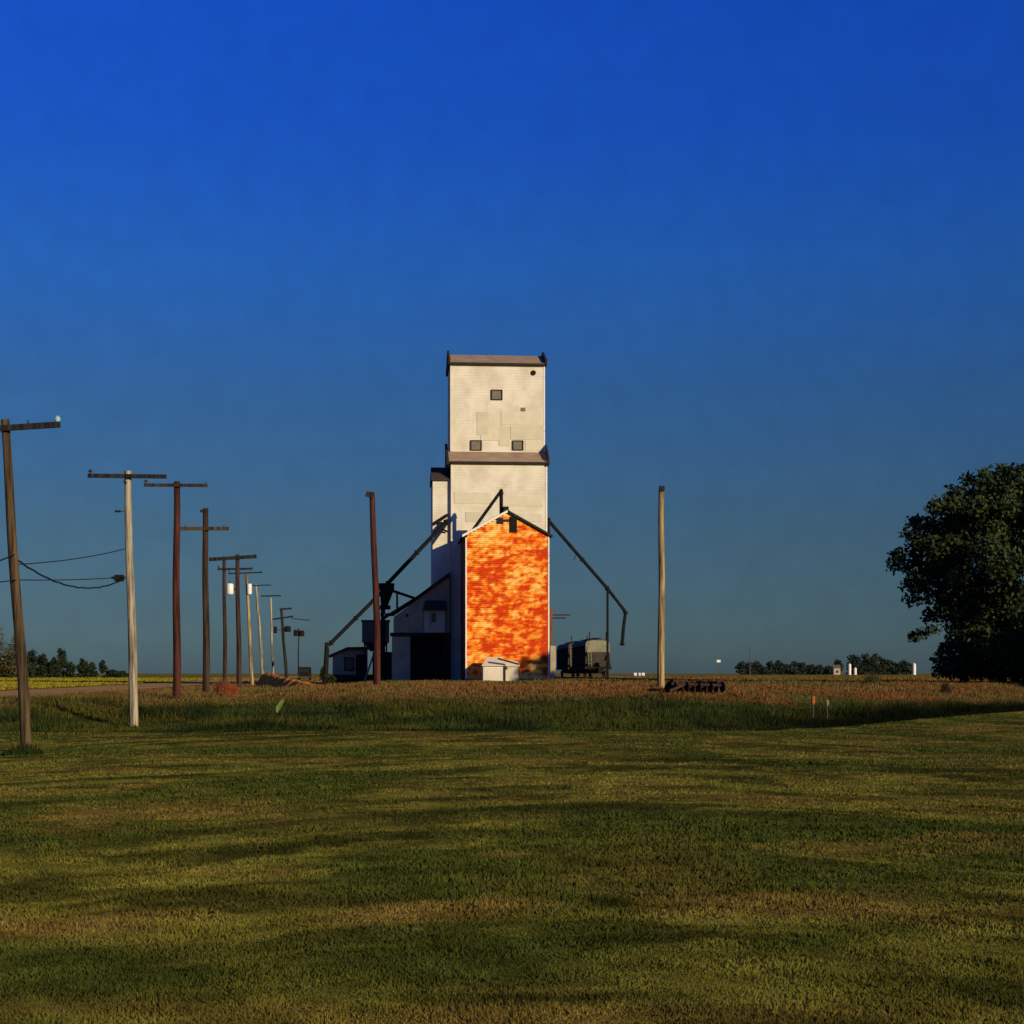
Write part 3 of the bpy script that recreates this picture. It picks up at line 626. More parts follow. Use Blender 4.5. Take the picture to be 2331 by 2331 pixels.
def hopper_car(d0, label, L_=16.5, sheet='car_pale'):
    base = Vector((track_x(d0), d0, 1.93)); Wd = 1.42
    r = empty('hopper_car', base, label, 'railcar', 'covered hopper cars on the siding')
    def q(a, b, c): return base + R * a + V * b + UP * c
    # side sheets with an arched roof, carried low to fill in the shadow beneath
    sec = [(-Wd, 1.0), (-Wd, 4.0), (-1.2, 4.3), (-.6, 4.42), (.6, 4.42), (1.2, 4.3), (Wd, 4.0), (Wd, 1.0)]
    m = MB(); m.extrude([q(a, 1.6, c) for a, c in sec], V * (L_ - 3.2)); m.build('body', M['car_dark'], r)
    m = MB(); m.extrude([q(a * .985, 1.56, c) for a, c in [(-Wd, 2.95), (-Wd, 3.98), (-1.15, 4.2), (-.6, 4.3), (.6, 4.3), (1.15, 4.2), (Wd, 3.98), (Wd, 2.95)]], V * .035); m.build('end_sheet', M[sheet], r)
    m = MB(); m.add([q(-1.3, 1.55, 2.5), q(1.3, 1.55, 2.5), q(1.0, 3.6, 1.0), q(-1.0, 3.6, 1.0), q(-1.3, 1.8, 2.5), q(1.3, 1.8, 2.5), q(1.0, 3.8, 1.0), q(-1.0, 3.8, 1.0)],
                    [(0, 1, 2, 3), (7, 6, 5, 4), (0, 3, 7, 4), (1, 5, 6, 2), (0, 4, 5, 1), (3, 2, 6, 7)]); m.build('slope_sheet', M['car_dark'], r)
    for i in range(14):
        m = MB(); b = 2.0 + i * (L_ - 4.2) / 13; m.beam(q(-Wd - .05, b, 1.05), q(-Wd - .05, b, 3.7), .12, .10); m.build('side_rib', M['car_dark'], r)
    for i in range(4):
        m = MB(); b = 2.6 + i * (L_ - 5.2) / 3
        m.add([q(-1.3, b - 1.5, 1.6), q(1.3, b - 1.5, 1.6), q(1.3, b + 1.5, 1.6), q(-1.3, b + 1.5, 1.6), q(-.5, b - .4, .45), q(.5, b - .4, .45), q(.5, b + .4, .45), q(-.5, b + .4, .45)],
              [(0, 1, 2, 3), (4, 5, 6, 7), (0, 4, 5, 1), (1, 5, 6, 2), (2, 6, 7, 3), (3, 7, 4, 0)]); m.build('discharge_hopper', M['car_dark'], r)
    for b in (0.1, L_ - .4):
        m = MB(); m.extrude([q(-1.4, b, .95), q(1.4, b, .95), q(1.4, b, 1.25), q(-1.4, b, 1.25)], V * .3); m.build('end_sill', M['iron'], r)
    m = MB(); m.beam(q(0, -.4, 1.0), q(0, L_ + .4, 1.0), .35, .3); m.build('centre_sill', M['iron'], r)
    for a in (-1.2, -.85):
        m = MB(); m.beam(q(a, .2, 1.0), q(a, 1.3, 4.1), .05, .05); m.build('ladder_rail', M['car_pale'], r)
    for i in range(7):
        m = MB(); t = i / 7; m.beam(q(-1.2, .25 + 1.05 * t, 1.2 + 3 * t), q(-.85, .25 + 1.05 * t, 1.2 + 3 * t), .03, .03); m.build('ladder_rung', M['car_pale'], r)
    for a in (-1.25, 1.25):
        m = MB(); m.beam(q(a, .25, 1.2), q(a, 1.6, 2.9), .12, .12); m.build('corner_brace', M['iron'], r)
    m = MB(); m.tube([q(.45, .6, 1.55), q(.45, .9, 1.55)], .42, 14); m.build('brake_cylinder', M['car_dark'], r)
    m = MB(); m.extrude([q(-.45, 1.4, 4.52), q(.45, 1.4, 4.52), q(.45, 1.4, 4.58), q(-.45, 1.4, 4.58)], V * (L_ - 2.8)); m.build('roof_walk', M['iron'], r)
    for a in (-.95, 1.0):
        m = MB(); m.beam(q(a, 1.7, 4.2), q(a, 1.7, 5.25), .12, .12); m.build('roof_post', M['iron'], r)
    for b in (1.9, L_ - 1.9):
        for a in (-.78, .78):
            bg_ = MB(); bg_.extrude([q(a + .12 * (1 if a > 0 else -1), b - 1.1, .45), q(a + .12 * (1 if a > 0 else -1), b + 1.1, .45), q(a + .12 * (1 if a > 0 else -1), b + .5, .8), q(a + .12 * (1 if a > 0 else -1), b - .5, .8)], R * .1); fr = bg_.build('bogie_frame', M['iron'], r)
            for k in (-.85, .85):
                m = MB(); m.tube([q(a - .06, b + k, .43), q(a + .06, b + k, .43)], .43, 18); m.build('wheel', M['rust'], fr)
    return r
hopper_car(189, 'nearer covered hopper railcar with a pale end sheet, right of the orange annex')
hopper_car(207, 'farther covered hopper railcar, mostly hidden between the pale-ended railcar and the orange annex', sheet='car_dark')  # dark end sheet paints in the shade of the gap between cars

# ------------------------------------------------------------------ poles
def utility_pole(px0, py0, px1, py1, d, wpx, wd, label, arms=(), trans=(), cat='utility pole', stub=None, group='utility poles along the road', bend=0, ins=None, base_drop=.3):
    a, b = W(px0, py0, d), W(px1, py1, d); a.z = gz(a.x, a.y)
    r = empty('utility_pole', a, label, cat, group)
    rad = wpx / S * d / 2; n = 12
    pts = []; rr = []
    for i in range(n + 1):
        t = i / n; p = a.lerp(b, t); p.x += bend * math.sin(math.pi * t) + .02 * math.sin(t * 9 + px0); p.y += .02 * math.cos(t * 7)
        if i == 0: p.z -= base_drop
        pts.append(p); rr.append(rad * (1.12 - .30 * t))
    m = MB(); m.tube(pts, rr, 14); m.build('shaft', WOOD[wd], r, smooth=False)
    for ar in arms:
        x0, y0, x1, y1, th = ar[:5]; am = ar[5] if len(ar) > 5 else 'dark'
        pa, pb = W(x0, y0, d), W(x1, y1, d); pa.y -= rad * 1.1; pb.y -= rad * 1.1
        m = MB(); m.beam(pa, pb, .11, th / S * d); ca = m.build('crossarm', WOOD[am], r)
        for t in (ar[6] if len(ar) > 6 else (.03, .3, .7, .97)):
            p = pa.lerp(pb, t); p.z += th / S * d / 2
            m = MB(); m.tube([p, p + UP * .10], .02, 6); pn = m.build('pin', M['iron'], ca)
            if ins or t in (.03,):
                m = MB(); m.tube([p + UP * .06, p + UP * .11, p + UP * .17], [.07, .085, .04], 10); m.build('insulator', M[ins or 'porcelain'], ca)
        c_ = a.lerp(b, (pa.z + (pb.z - pa.z) * .5 - a.z) / (b.z - a.z))
        for s_ in (-1, 1):
            e = pa.lerp(pb, .5 + s_ * .22)
            m = MB()
            if len(ar) > 7 and ar[7]:
                m.beam(e, Vector((c_.x, c_.y - rad, c_.z - .55)), .03, .04); m.build('brace', M['iron'], ca)
    for (x, y, w, h, mt) in trans:
        p = W(x, y, d); p.y -= rad * .5; rw = w / S * d / 2; hh = h / S * d
        m = MB(); m.tube([p - UP * hh / 2, p - UP * (hh / 2 - .06), p + UP * (hh / 2 - .08), p + UP * hh / 2], [rw * .8, rw, rw, rw * .7], 14); tt = m.build('transformer', M[mt], r)
        m = MB(); m.tube([p + UP * hh / 2, p + UP * (hh / 2 + .2)], .04, 8); m.build('bushing', M['porcelain'], tt)
        m = MB(); m.beam(p, Vector((a.lerp(b, .85).x, p.y + .05, p.z)), .08, .08); m.build('bracket', M['iron'], tt)
    if stub:
        x0, y0, x1, y1, th = stub; m = MB(); m.beam(W(x0, y0, d - .15), W(x1, y1, d - .15), .12, th / S * d); m.build('top_block', WOOD['dark'], r)
    return r
utility_pole(62, 1714, 10, 955, 50, 23, 'brown', 'nearest brown utility pole leaning left at the left edge with a single crossarm', arms=[(-118, 985, 140, 968, 13, 'dark', (.04, .25, .72))], cat='utility pole')
p1 = W(131, 955, 49.85)
m = MB(); m.tube([p1 - UP * .1, p1 - UP * .02, p1 + UP * .06, p1 + UP * .11], [.05, .085, .085, .04], 12)
m.build('insulator', M['glassins'], [o for o in col.objects if o.name.startswith('utility_pole')][0], label='pale blue glass insulator')
utility_pole(306, 1648, 290, 1072, 66, 19, 'pale', 'bleached pale utility pole standing in the green bank, second from the left edge', arms=[(203, 1084, 381, 1086, 9, 'dark', (.03,))], trans=(), stub=(282, 1096, 288, 1100, 5))
utility_pole(402, 1592, 402, 1096, 76, 17, 'red', 'reddish brown utility pole topped by a crossarm, third from the left edge', arms=[(330, 1105, 474, 1106, 7, 'umber', (.03, .97))])
utility_pole(470, 1578, 467, 1157, 90, 15, 'umber', 'dark brown utility pole whose top stands clear above its crossarm', arms=[(412, 1204, 522, 1204, 8, 'brown', (.10, .90))], stub=(456, 1162, 466, 1166, 6))
utility_pole(513, 1566, 510, 1274, 130, 9, 'umber', 'slim brown utility pole just left of the pole with the slanting arm', arms=[(496, 1296, 576, 1295, 4.5, 'dark', (.03, .97))])
utility_pole(545, 1570, 540, 1262, 122, 11, 'umber', 'brown utility pole with a slanting crossarm and a white transformer on its left', arms=[(477, 1274, 585, 1267, 8, 'dark', (.3, .97))], trans=[(524, 1341, 16, 25, 'white')])
utility_pole(574, 1563, 561, 1307, 147, 7.5, 'gold', 'pale golden utility pole with a white transformer near its top', arms=[(520, 1306, 598, 1303, 3, 'dark', (.03, .97))], trans=[(568, 1341, 11, 24, 'white')])
utility_pole(600, 1559, 583, 1330, 150, 6.5, 'pale', 'thin bleached utility pole leaning left with a small faint crossarm', arms=[(566, 1333, 617, 1332, 2.4, 'dark', ())])
utility_pole(622, 1559, 616, 1361, 157, 5, 'pale', 'thin pale utility pole beside the orange earth bank', arms=[(594, 1357, 640, 1356, 3, 'dark', ())])
utility_pole(653, 1540, 640, 1386, 248, 7, 'dark', 'black leaning utility pole with two short crossarms and dark transformers', arms=[(637, 1387, 665, 1385, 4, 'dark', ()), (621, 1410, 668, 1403, 4, 'dark', ())], trans=[(627, 1434, 8, 15, 'iron'), (655, 1432, 15, 13, 'iron')])
utility_pole(679, 1540, 680, 1430, 305, 3, 'dark', 'farthest thin utility pole carrying two dark transformers near the parked truck', arms=[(664, 1408, 706, 1412, 2, 'dark', ())], trans=[(674, 1441, 11, 14, 'iron'), (687, 1442, 12, 13, 'iron')])
utility_pole(859, 1568, 846, 1120, 84, 15, 'red', 'crooked brown wooden pole without a crossarm in front of the steel bin', cat='pole', stub=(833, 1124, 850, 1128, 12), group='bare poles in front of the elevator', bend=.06)
utility_pole(1505, 1568, 1506, 1112, 82, 15, 'gold', 'bare straight wooden pole standing alone to the right of the elevator', cat='pole', stub=(1500, 1112, 1513, 1112, 11), group='bare poles in front of the elevator')
utility_pole(1246, 1550, 1246, 1392, 196, 5, 'dark', 'far pole behind the orange annex, its two crossarms sticking out right', arms=[(1196, 1400, 1298, 1400, 3, 'umber', ()), (1206, 1407, 1288, 1407, 3, 'umber', ())], group='poles behind the elevator')

def cable(name, p, q, sag, r, label, n=24, wavy=0):
    pts = []
    for i in range(n + 1):
        t = i / n; a = p.lerp(q, t); a.z -= 4 * sag * t * (1 - t); a.z += wavy * math.sin(t * 60); pts.append(a)
    m = MB(); m.tube(pts, r, 6); return tag(m.build(name, M['pipe']), label, 'cable', 'overhead cables at the left edge')
P1c = W(36, 1272, 50); P2c = W(285, 1316, 65.8)
cable('overhead_cable', P1c, P2c, .62, .028, 'thick sagging black cable from the leaning pole to the pale pole', wavy=.015)
cable('overhead_cable', W(36, 1285, 50), W(286, 1249, 65.8), .10, .018, 'upper thin cable rising from the leaning pole to the pale pole')
cable('overhead_cable', W(38, 1320, 50), W(286, 1313, 65.8), .05, .018, 'lower thin level cable between the leaning pole and the pale pole')
cable('overhead_cable', W(-160, 1310, 38), W(34, 1262, 50), .10, .022, 'short cable running from the leaning pole out of the left edge')
cable('overhead_cable', W(-160, 1330, 38), W(38, 1320, 50), .05, .018, 'low level cable leaving the leaning pole out of the left edge')
m = MB(); c0 = W(271, 1316, 65.6); m.box(c0, .34, .22, .26); m.tube([c0 + Vector((-.30, -.05, .02)), c0 + Vector((-.1, 0, 0))], .05, 8)
tag(m.build('splice_box', M['iron']), 'small black splice box on the sagging cable beside the pale pole', 'splice box')
m = MB(); c0 = W(268, 1164, 66); m.box(c0, .22, .12, .07); m.tube([c0 + Vector((.1, 0, 0)), W(284, 1163, 66)], .015, 6)
tag(m.build('cable_clamp', M['iron']), 'tiny black clamp reaching left from the upper part of the pale pole', 'clamp')

# ------------------------------------------------------------------ trees
def leaf_cloud(cl, n, size, base, var=.5, yel=.12):
    """cl: list of (center, radii); leaves scattered through each clump's volume, thicker towards its rim"""
    cl = [(np.array(c), np.array(r)) for c, r in cl]
    wt = np.array([r[0] * r[1] * r[2] for _, r in cl]) ** .75; wt = wt / wt.sum()
    V_, C_ = [], []
    for (c, r), w in zip(cl, wt):
        k = max(8, int(n * w)); u = rng.normal(size=(k, 3)); u /= np.linalg.norm(u, axis=1)[:, None]
        rad = rng.random(k) ** .45; p = c + u * rad[:, None] * r
        p += rng.normal(size=(k, 3)) * r * .06
        a = rng.normal(size=(k, 3)); a /= np.linalg.norm(a, axis=1)[:, None]
        b = np.cross(a, rng.normal(size=(k, 3))); b /= np.linalg.norm(b, axis=1)[:, None]
        s = size * (.6 + .8 * rng.random(k))[:, None]
        q = np.stack([p - a * s * .5, p + b * s * .32, p + a * s * .5, p - b * s * .32], 1); V_.append(q.reshape(-1, 3))
        cv = (1 - var / 2 + var * rng.random()) * (.8 + .4 * rng.random((k, 1))); cc = np.array(base)[None] * cv
        ymask = rng.random(k) < yel; cc[ymask] *= np.array((1.7, 1.45, .9))
        C_.append(np.repeat(cc, 4, 0))
    v = np.concatenate(V_); return v, np.arange(len(v)).reshape(-1, 4), np.concatenate(C_)
def tree(name, base, clumps, n, size, colr, label, group=None, trunk_r=.35, top=None, limbs=True, cat='tree', yel=.1):
    r = empty(name, base, label, cat, group); base = Vector(base)
    tp = Vector(top) if top else sum((Vector(c) for c, _ in clumps), Vector()) / len(clumps)
    mid = base.lerp(tp, .5) + Vector((trunk_r * .5, 0, 0))
    m = MB(); m.tube([base - UP * .3, base.lerp(mid, .3), mid, tp], [trunk_r * 1.25, trunk_r, trunk_r * .75, trunk_r * .3], 9); tk = m.build('trunk', M['bark'], r)
    if limbs:
        for c, rr in clumps[::max(1, len(clumps) // 14)]:
            s_ = base.lerp(mid, .7 + .3 * random.random()); c = Vector(c); k = s_.lerp(c, .5) + Vector((0, 0, -.05 * (c - s_).length))
            m = MB(); m.tube([s_, k, c], [trunk_r * .4, trunk_r * .25, .05], 6); m.build('limb', M['bark'], tk)
    v, f, c = leaf_cloud(clumps, n, size, colr, yel=yel); npmesh('crown', v, f, M['leaf'], parent=r, colors=c)
    return r
# big tree at the right edge
D = 110.0; pm = S / D
ell = [(2345, 1270, 190, 135), (2340, 1430, 165, 88), (2160, 1268, 78, 58), (2285, 1140, 52, 45), (2190, 1195, 42, 36), (2215, 1335, 75, 58), (2400, 1170, 100, 70), (2460, 1350, 140, 130)]
cl = []
def inell(x, y): return any(((x - a) / c) ** 2 + ((y - b) / d) ** 2 < 1 for a, b, c, d in ell)
k = 0
while k < 125:
    x, y = random.uniform(2035, 2620), random.uniform(1050, 1520)
    if not inell(x, y): continue
    if ((x - 2170) / 30) ** 2 + ((y - 1425) / 22) ** 2 < 1.5: continue
    e = min(1, max(.15, 1 - abs(x - 2340) / 330)); dp = random.uniform(-1, 1) * 7.5 * e
    rr = random.uniform(.6, 1.1) if x < 2200 else random.uniform(.9, 1.5)
    p = W(x, y, D); cl.append(((p.x, D + dp, p.z), (rr * 1.1, rr, rr * .85))); k += 1
for x, y, r_ in ((2050, 1285, .8), (2046, 1262, .6), (2075, 1215, .8), (2095, 1185, .7), (2120, 1160, .7), (2165, 1122, .6), (2178, 1130, .6), (2216, 1086, .6), (2242, 1078, .6), (2288, 1072, .8), (2330, 1068, .8), (2070, 1335, .7), (2085, 1365, .6), (2125, 1400, .7),
                 (2240, 1112, 1.0), (2265, 1116, 1.3), (2300, 1108, 1.5), (2335, 1106, 1.6), (2150, 1150, .9), (2120, 1195, .9), (2190, 1410, 1.3), (2160, 1385, 1.0), (2230, 1145, 1.5), (2270, 1150, 1.7), (2320, 1150, 1.8), (2360, 1135, 1.7), (2400, 1135, 1.8), (2200, 1165, 1.2), (2160, 1185, 1.1), (2290, 1200, 1.8), (2240, 1195, 1.5), (2100, 1240, 1.0), (2095, 1320, 1.0), (2130, 1350, 1.2), (2180, 1380, 1.3), (2230, 1400, 1.5), (2150, 1225, 1.3), (2175, 1200, 1.2), (2140, 1260, 1.3), (2180, 1250, 1.5), (2120, 1290, 1.2), (2160, 1300, 1.4), (2200, 1220, 1.4), (2160, 1525, .8), (2215, 1530, .9), (2245, 1520, 1.1), (2280, 1528, 1.1), (2300, 1520, 1.2), (2335, 1530, 1.1), (2180, 1515, .9), (2088, 1448, .55), (2105, 1440, .55), (2122, 1434, .45), (2075, 1457, .35), (2150, 1500, .8), (2160, 1475, .6), (2185, 1455, .8), (2145, 1522, .5), (2200, 1500, 1.2), (2260, 1505, 1.2), (2320, 1500, 1.3), (2230, 1470, 1.1), (2290, 1460, 1.3), (2370, 1500, 1.4), (2250, 1525, .9), (2310, 1530, .9), (2190, 1528, .8), (2360, 1530, 1.0)):
    p = W(x, y, D); cl.append(((p.x, D + random.uniform(-1.5, 1.5), p.z), (r_ * 1.15, r_, r_ * .8)))
tx = X(2345, D)
tree('cottonwood_tree', (tx, D, gz(tx, D)), cl, 85000, .30, (.034, .052, .020), 'large dark spreading tree cut by the right edge of the view', trunk_r=.5, top=(tx, D, 12), yel=.14)
# unseen tree added off to the right to shade the big one
for (x, y, h_, lb) in ((50.5, 93, 12, 'added shade tree right of the large dark tree, outside the view'),):
    c2 = []
    for i in range(70):
        u = Vector((random.gauss(0, 1), random.gauss(0, 1), random.gauss(0, 1))).normalized() * random.random() ** .4
        c2.append(((x + u.x * 6.5, y + u.y * 6.5, 1.6 + h_ * .52 + u.z * h_ * .46), (1.9, 1.9, 1.6)))
    tree('cottonwood_tree', (x, y, gz(x, y)), c2, 26000, .5, (.03, .042, .015), lb, trunk_r=.5, limbs=False, group='added shade trees outside the view')

def far_tree(px, top, wpx, d, colr, label, group, name='field_tree', stem=0, n=2200, base_py=None):
    x = X(px, d); z0 = gz(x, d); zt = Zp(top, d); hh = zt - z0; w = wpx / S * d / 2
    cl = []
    z1 = z0 + hh * stem
    for i in range(14):
        t = (i + .5) / 14; zz = z1 + (zt - z1) * t; ww = w * math.sin(math.pi * (.20 + .72 * t)) ** .6
        cl.append(((x + random.uniform(-.45, .45) * ww, d + random.uniform(-.5, .5) * ww, zz), (ww * .62 + .05, ww * .62 + .05, (zt - z1) * .15)))
    return tree(name, (x, d, z0), cl, n, max(.28, 4.2 / S * d), colr, label, group, trunk_r=max(.12, .03 * hh), limbs=False, yel=.15, top=(x, d, z0 + hh * .7))
DG, OLV = (.022, .034, .016), (.075, .066, .022)
for px, top, w, colr, lb, st in (
    (-12, 1428, 90, OLV, 'tall rounded olive tree cut by the left edge behind the yellow field', 0), (40, 1452, 70, OLV, 'olive tree just right of the leaning pole in the left treeline', 0),
    (12, 1494, 60, DG, 'dark low tree at the foot of the tall olive trees', 0), (75, 1484, 52, DG, 'dark tree between the leaning pole and the round-topped tree', 0),
    (100, 1492, 40, DG, 'dark bushy tree left of the round-topped tree', 0), (120, 1500, 30, DG, 'small dark tree tucked against the round-topped tree', 0),
    (138, 1480, 36, DG, 'tallest round-topped dark tree in the left treeline', 0), (160, 1510, 30, DG, 'low dark shrub right of the round-topped tree', 0),
    (188, 1503, 34, DG, 'dark domed tree left of the little lone tree', 0), (208, 1510, 30, DG, 'low dark tree beside the little lone tree', 0), (234, 1505, 19, DG, 'little lone tree on a thin stem left of the pale pole', .35),
    (255, 1526, 44, DG, 'low dark hedge bush left of the pale pole', 0), (280, 1529, 30, DG, 'last small bush of the left treeline beside the pale pole', 0)):
    far_tree(px, top, w, 460, colr, lb, 'trees beyond the yellow field', stem=st)
DG2 = (.03, .045, .035)
i = 0
spec = [(1690, 1506), (1706, 1508), (1722, 1506), (1738, 1514), (1756, 1507), (1774, 1506), (1790, 1511), (1808, 1509), (1826, 1508), (1846, 1514), (1866, 1512), (1886, 1516), (1908, 1504), (1940, 1492), (1956, 1496), (1972, 1490), (1990, 1492), (2006, 1497), (2022, 1502), (2040, 1508), (2058, 1507), (2070, 1510)]
desc = ['first', 'second', 'third', 'fourth', 'fifth', 'sixth', 'seventh', 'eighth', 'ninth', 'tenth', 'eleventh', 'twelfth', 'thirteenth', 'fourteenth', 'fifteenth', 'sixteenth', 'seventeenth', 'eighteenth', 'nineteenth', 'twentieth', 'twenty-first', 'last']
for (px, top), dn in zip(spec, desc):
    far_tree(px, top + random.uniform(-2, 3), 36, 900, DG2, dn + ' tree from the left in the far dark windbreak on the right horizon', 'windbreak trees on the right horizon', name='windbreak_tree', n=1300)
for px, top, w, d, lb in ((737, 1518, 22, 240, 'small dark bush left of the office hut'), (755, 1541, 20, 140, 'green weed clump at the foot of the black boot pipe')):
    far_tree(px, top, w, d, (.03, .055, .015), lb, 'bushes by the elevator yard', name='bush', n=700)

# ------------------------------------------------------------------ far farmstead and small things
def farm_bin(px, y0, y1, wpx, d, label):
    x = X(px, d); zb, zt = gz(x, d), Zp(y0, d); rr = wpx / S * d / 2
    r = empty('farm_silo', (x, d, zb), label, 'silo', 'white silos on the right horizon')
    m = MB(); m.tube([(x, d, zb), (x, d, zt - rr * .8)], rr, 14); m.build('cylinder_wall', M['white'], r)
    m = MB(); m.tube([(x, d, zt - rr * .8), (x, d, zt)], [rr * 1.03, rr * .15], 14); m.build('cone_roof', M['white'], r)
farm_bin(1934, 1510, 1531, 7, 800, 'white silo at the left end of the domed windbreak clump')
farm_bin(1947, 1519, 1532, 6, 800, 'shortest white silo, just right of a taller one')
farm_bin(2081, 1509, 1535, 8, 800, 'tall white silo standing alone near the big dark tree')
fh = empty('farm_house', (X(1905, 810), 810, gz(X(1905, 810), 810)), 'small pale farmhouse in front of the far windbreak', 'house')
m = MB(); x0, x1 = X(1898, 810), X(1913, 810); zb = gz(x0, 810); zt = Zp(1521, 810)
m.extrude([(x0, 810, zb), (x1, 810, zb), (x1, 810, zt), (x0, 810, zt)], (0, 6, 0)); m.build('wall', M['shed'], fh)
m = MB(); m.extrude([(x0 - .3, 809.7, zt), (x0 - .3, 813, zt + 1.6), (x0 - .3, 816.3, zt)], (x1 - x0 + .6, 0, 0)); m.build('roof', M['tank'], fh)
m = MB(); m.extrude([((x0 + x1) / 2 - .4, 809.9, zb + 1), ((x0 + x1) / 2 + .6, 809.9, zb + 1), ((x0 + x1) / 2 + .6, 809.9, zb + 2.1), ((x0 + x1) / 2 - .4, 809.9, zb + 2.1)], (0, .08, 0)); m.build('window', M['glass'], fh)
# white road sign and mast on the horizon
sg = empty('road_sign', (X(1636, 420), 420, gz(X(1636, 420), 420)), 'small white sign on a thin post on the right horizon', 'sign')
m = MB(); m.box(W(1636, 1505, 420), .95, .06, .65); m.build('sign_panel', M['white'], sg)
m = MB(); m.tube([(X(1636, 420), 420.06, gz(X(1636, 420), 420)), (X(1636, 420), 420.06, Zp(1506, 420))], .04, 6); m.build('post', M['steel'], sg)
ms = empty('mast', (X(1707, 700), 700, gz(X(1707, 700), 700)), 'thin dark mast rising above the left end of the far windbreak', 'mast')
m = MB(); m.tube([(X(1707, 700), 700, gz(X(1707, 700), 700)), W(1707, 1474, 700)], [.25, .12], 6); m.build('shaft', M['steel'], ms)
m = MB(); m.beam(W(1702, 1477, 700), W(1712, 1477, 700), .15, .4); m.build('head', M['steel'], ms)
for px, w, lb in ((1446, 7, 'leftmost of the tiny white bales on the horizon'), (1456, 5, 'middle tiny white bale on the horizon'), (1464, 7, 'rightmost of the tiny white bales on the horizon')):
    x = X(px, 400); z = gz(x, 400); m = MB(); rr = .42
    m.tube([(x - w / S * 200, 400, z + rr), (x - w / S * 170, 400, z + rr), (x + w / S * 170, 400, z + rr), (x + w / S * 200, 400, z + rr)], [rr * .8, rr, rr, rr * .8], 14)
    tag(m.build('wrapped_bale', M['white']), lb, 'bale', 'white bales on the horizon')
# parked truck
D = 262; tb = Vector((X(692, D), D, gz(X(692, D), D)))
tk = empty('parked_truck', tb, 'dark boxy truck parked left of the elevator yard', 'truck')
m = MB(); m.extrude([tb + Vector(p) for p in ((-1.0, 0, .45), (1.0, 0, .45), (1.0, 0, 2.0), (.92, 0, 2.12), (-.92, 0, 2.12), (-1.0, 0, 2.0))], (-.4, 4.6, 0)); m.build('body', M['iron'], tk)
m = MB(); m.extrude([tb + Vector(p) for p in ((-.8, -.03, 1.25), (.8, -.03, 1.25), (.75, -.03, 1.85), (-.75, -.03, 1.85))], (0, .025, 0)); m.build('rear_window', M['glass'], tk)
m = MB(); m.extrude([tb + Vector(p) for p in ((-1.0, -.12, .4), (1.0, -.12, .4), (1.0, -.12, .6), (-1.0, -.12, .6))], (0, .1, 0)); m.build('bumper', M['steel'], tk)
for a in (-.85, .85):
    for b in (.8, 3.6):
        m = MB(); m.tube([tb + Vector((a - .12 - b * .08, b, .36)), tb + Vector((a + .12 - b * .08, b, .36))], .36, 14); m.build('wheel', M['iron'], tk)
    m = MB(); m.box(tb + Vector((a, -.04, .85)), .14, .04, .2); m.build('tail_light', M['rust'], tk)
# sunlit earth bank
pts = [W(602, 1530, 131), W(645, 1540, 125), W(690, 1551, 118), W(724, 1560, 112)]
v = []; f = []
N = 40
for i in range(N + 1):
    t = i / N * 3; k = min(2, int(t)); p = pts[k].lerp(pts[k + 1], t - k); gr = gz(p.x, p.y)
    hh = max(.15, p.z - gr) * (.95 + .08 * random.random()); w = 1.0
    for q, (o_, hz) in enumerate(((-w * 1.3, -.05), (-.3, hh * .85), (0, hh), (.4, hh * .8), (w * 1.5, -.05))):
        v.append((p.x + o_ * .5, p.y + o_ * 1.0, gr + hz + (random.uniform(-.05, .05) if 0 < q < 4 else 0)))
    if i: f += [((i - 1) * 5 + q, (i - 1) * 5 + q + 1, i * 5 + q + 1, i * 5 + q) for q in range(4)]
m = MB(); m.add(v, f); m.build('earth_bank', M['orange_earth'], kind='structure')
mbx = empty('meter_box', W(597, 1552, 168), 'small white box on a post at the foot of the thin bleached pole', 'box')
m = MB(); m.box(W(598, 1521, 168), .28, .2, .45); m.build('box_body', M['white'], mbx)
m = MB(); m.tube([(X(598, 168), 168.1, gz(X(598, 168), 168)), W(598, 1524, 168.1)], .05, 6); m.build('post', M['pale'] if 'pale' in M else WOOD['gold'], mbx)
# rust-red weed clumps, marker stakes, pale leaf in the bank
def weed(px, py, h_, w_, d, colr, label):
    x = X(px, d); z = gz(x, d); n = 260
    a = rng.random(n) * math.tau; r0 = rng.random(n) ** .6 * w_ / 2; hh = h_ * (.25 + .75 * rng.random(n)) * (1.1 - .9 * (r0 / (w_ / 2)) ** 2 * rng.random(n))
    bx, by = x + np.cos(a) * r0 * .85, d + np.sin(a) * r0 * .85; txx, tyy = bx + rng.normal(size=n) * .18 * h_, by + rng.normal(size=n) * .18 * h_
    ww = .025; v = np.stack([np.stack([bx - ww, by, bx * 0 + z], 1), np.stack([bx + ww, by, bx * 0 + z], 1), np.stack([txx, tyy, z + hh], 1)], 1).reshape(-1, 3)
    o = npmesh('weed_clump', v - np.array([x, d, z]), np.arange(n * 3).reshape(n, 3), M['blade'], colors=np.repeat(np.array(colr)[None] * (.7 + .6 * rng.random((n, 1))), 3, 0)); o.location = (x, d, z)
    return tag(o, label, 'weed', 'weed clumps around the lawn and bank')
weed(506, 1570, 1.0, .9, 84, (.18, .065, .03), 'rust brown weed clump at the foot of the slim brown pole')
weed(524, 1590, .7, .9, 79, (.26, .07, .025), 'lower rust weed clump right of the slim brown pole foot')
weed(62, 1716, .38, 1.1, 49.2, (.018, .03, .008), 'dark tuft of weeds round the foot of the leaning pole')
weed(30, 1722, .25, .8, 48.5, (.018, .03, .008), 'small dark tuft just left of the leaning pole')
weed(620, 1556, 1.3, 1.0, 150, (.40, .11, .03), 'rust orange weeds at the foot of the thin pale pole')
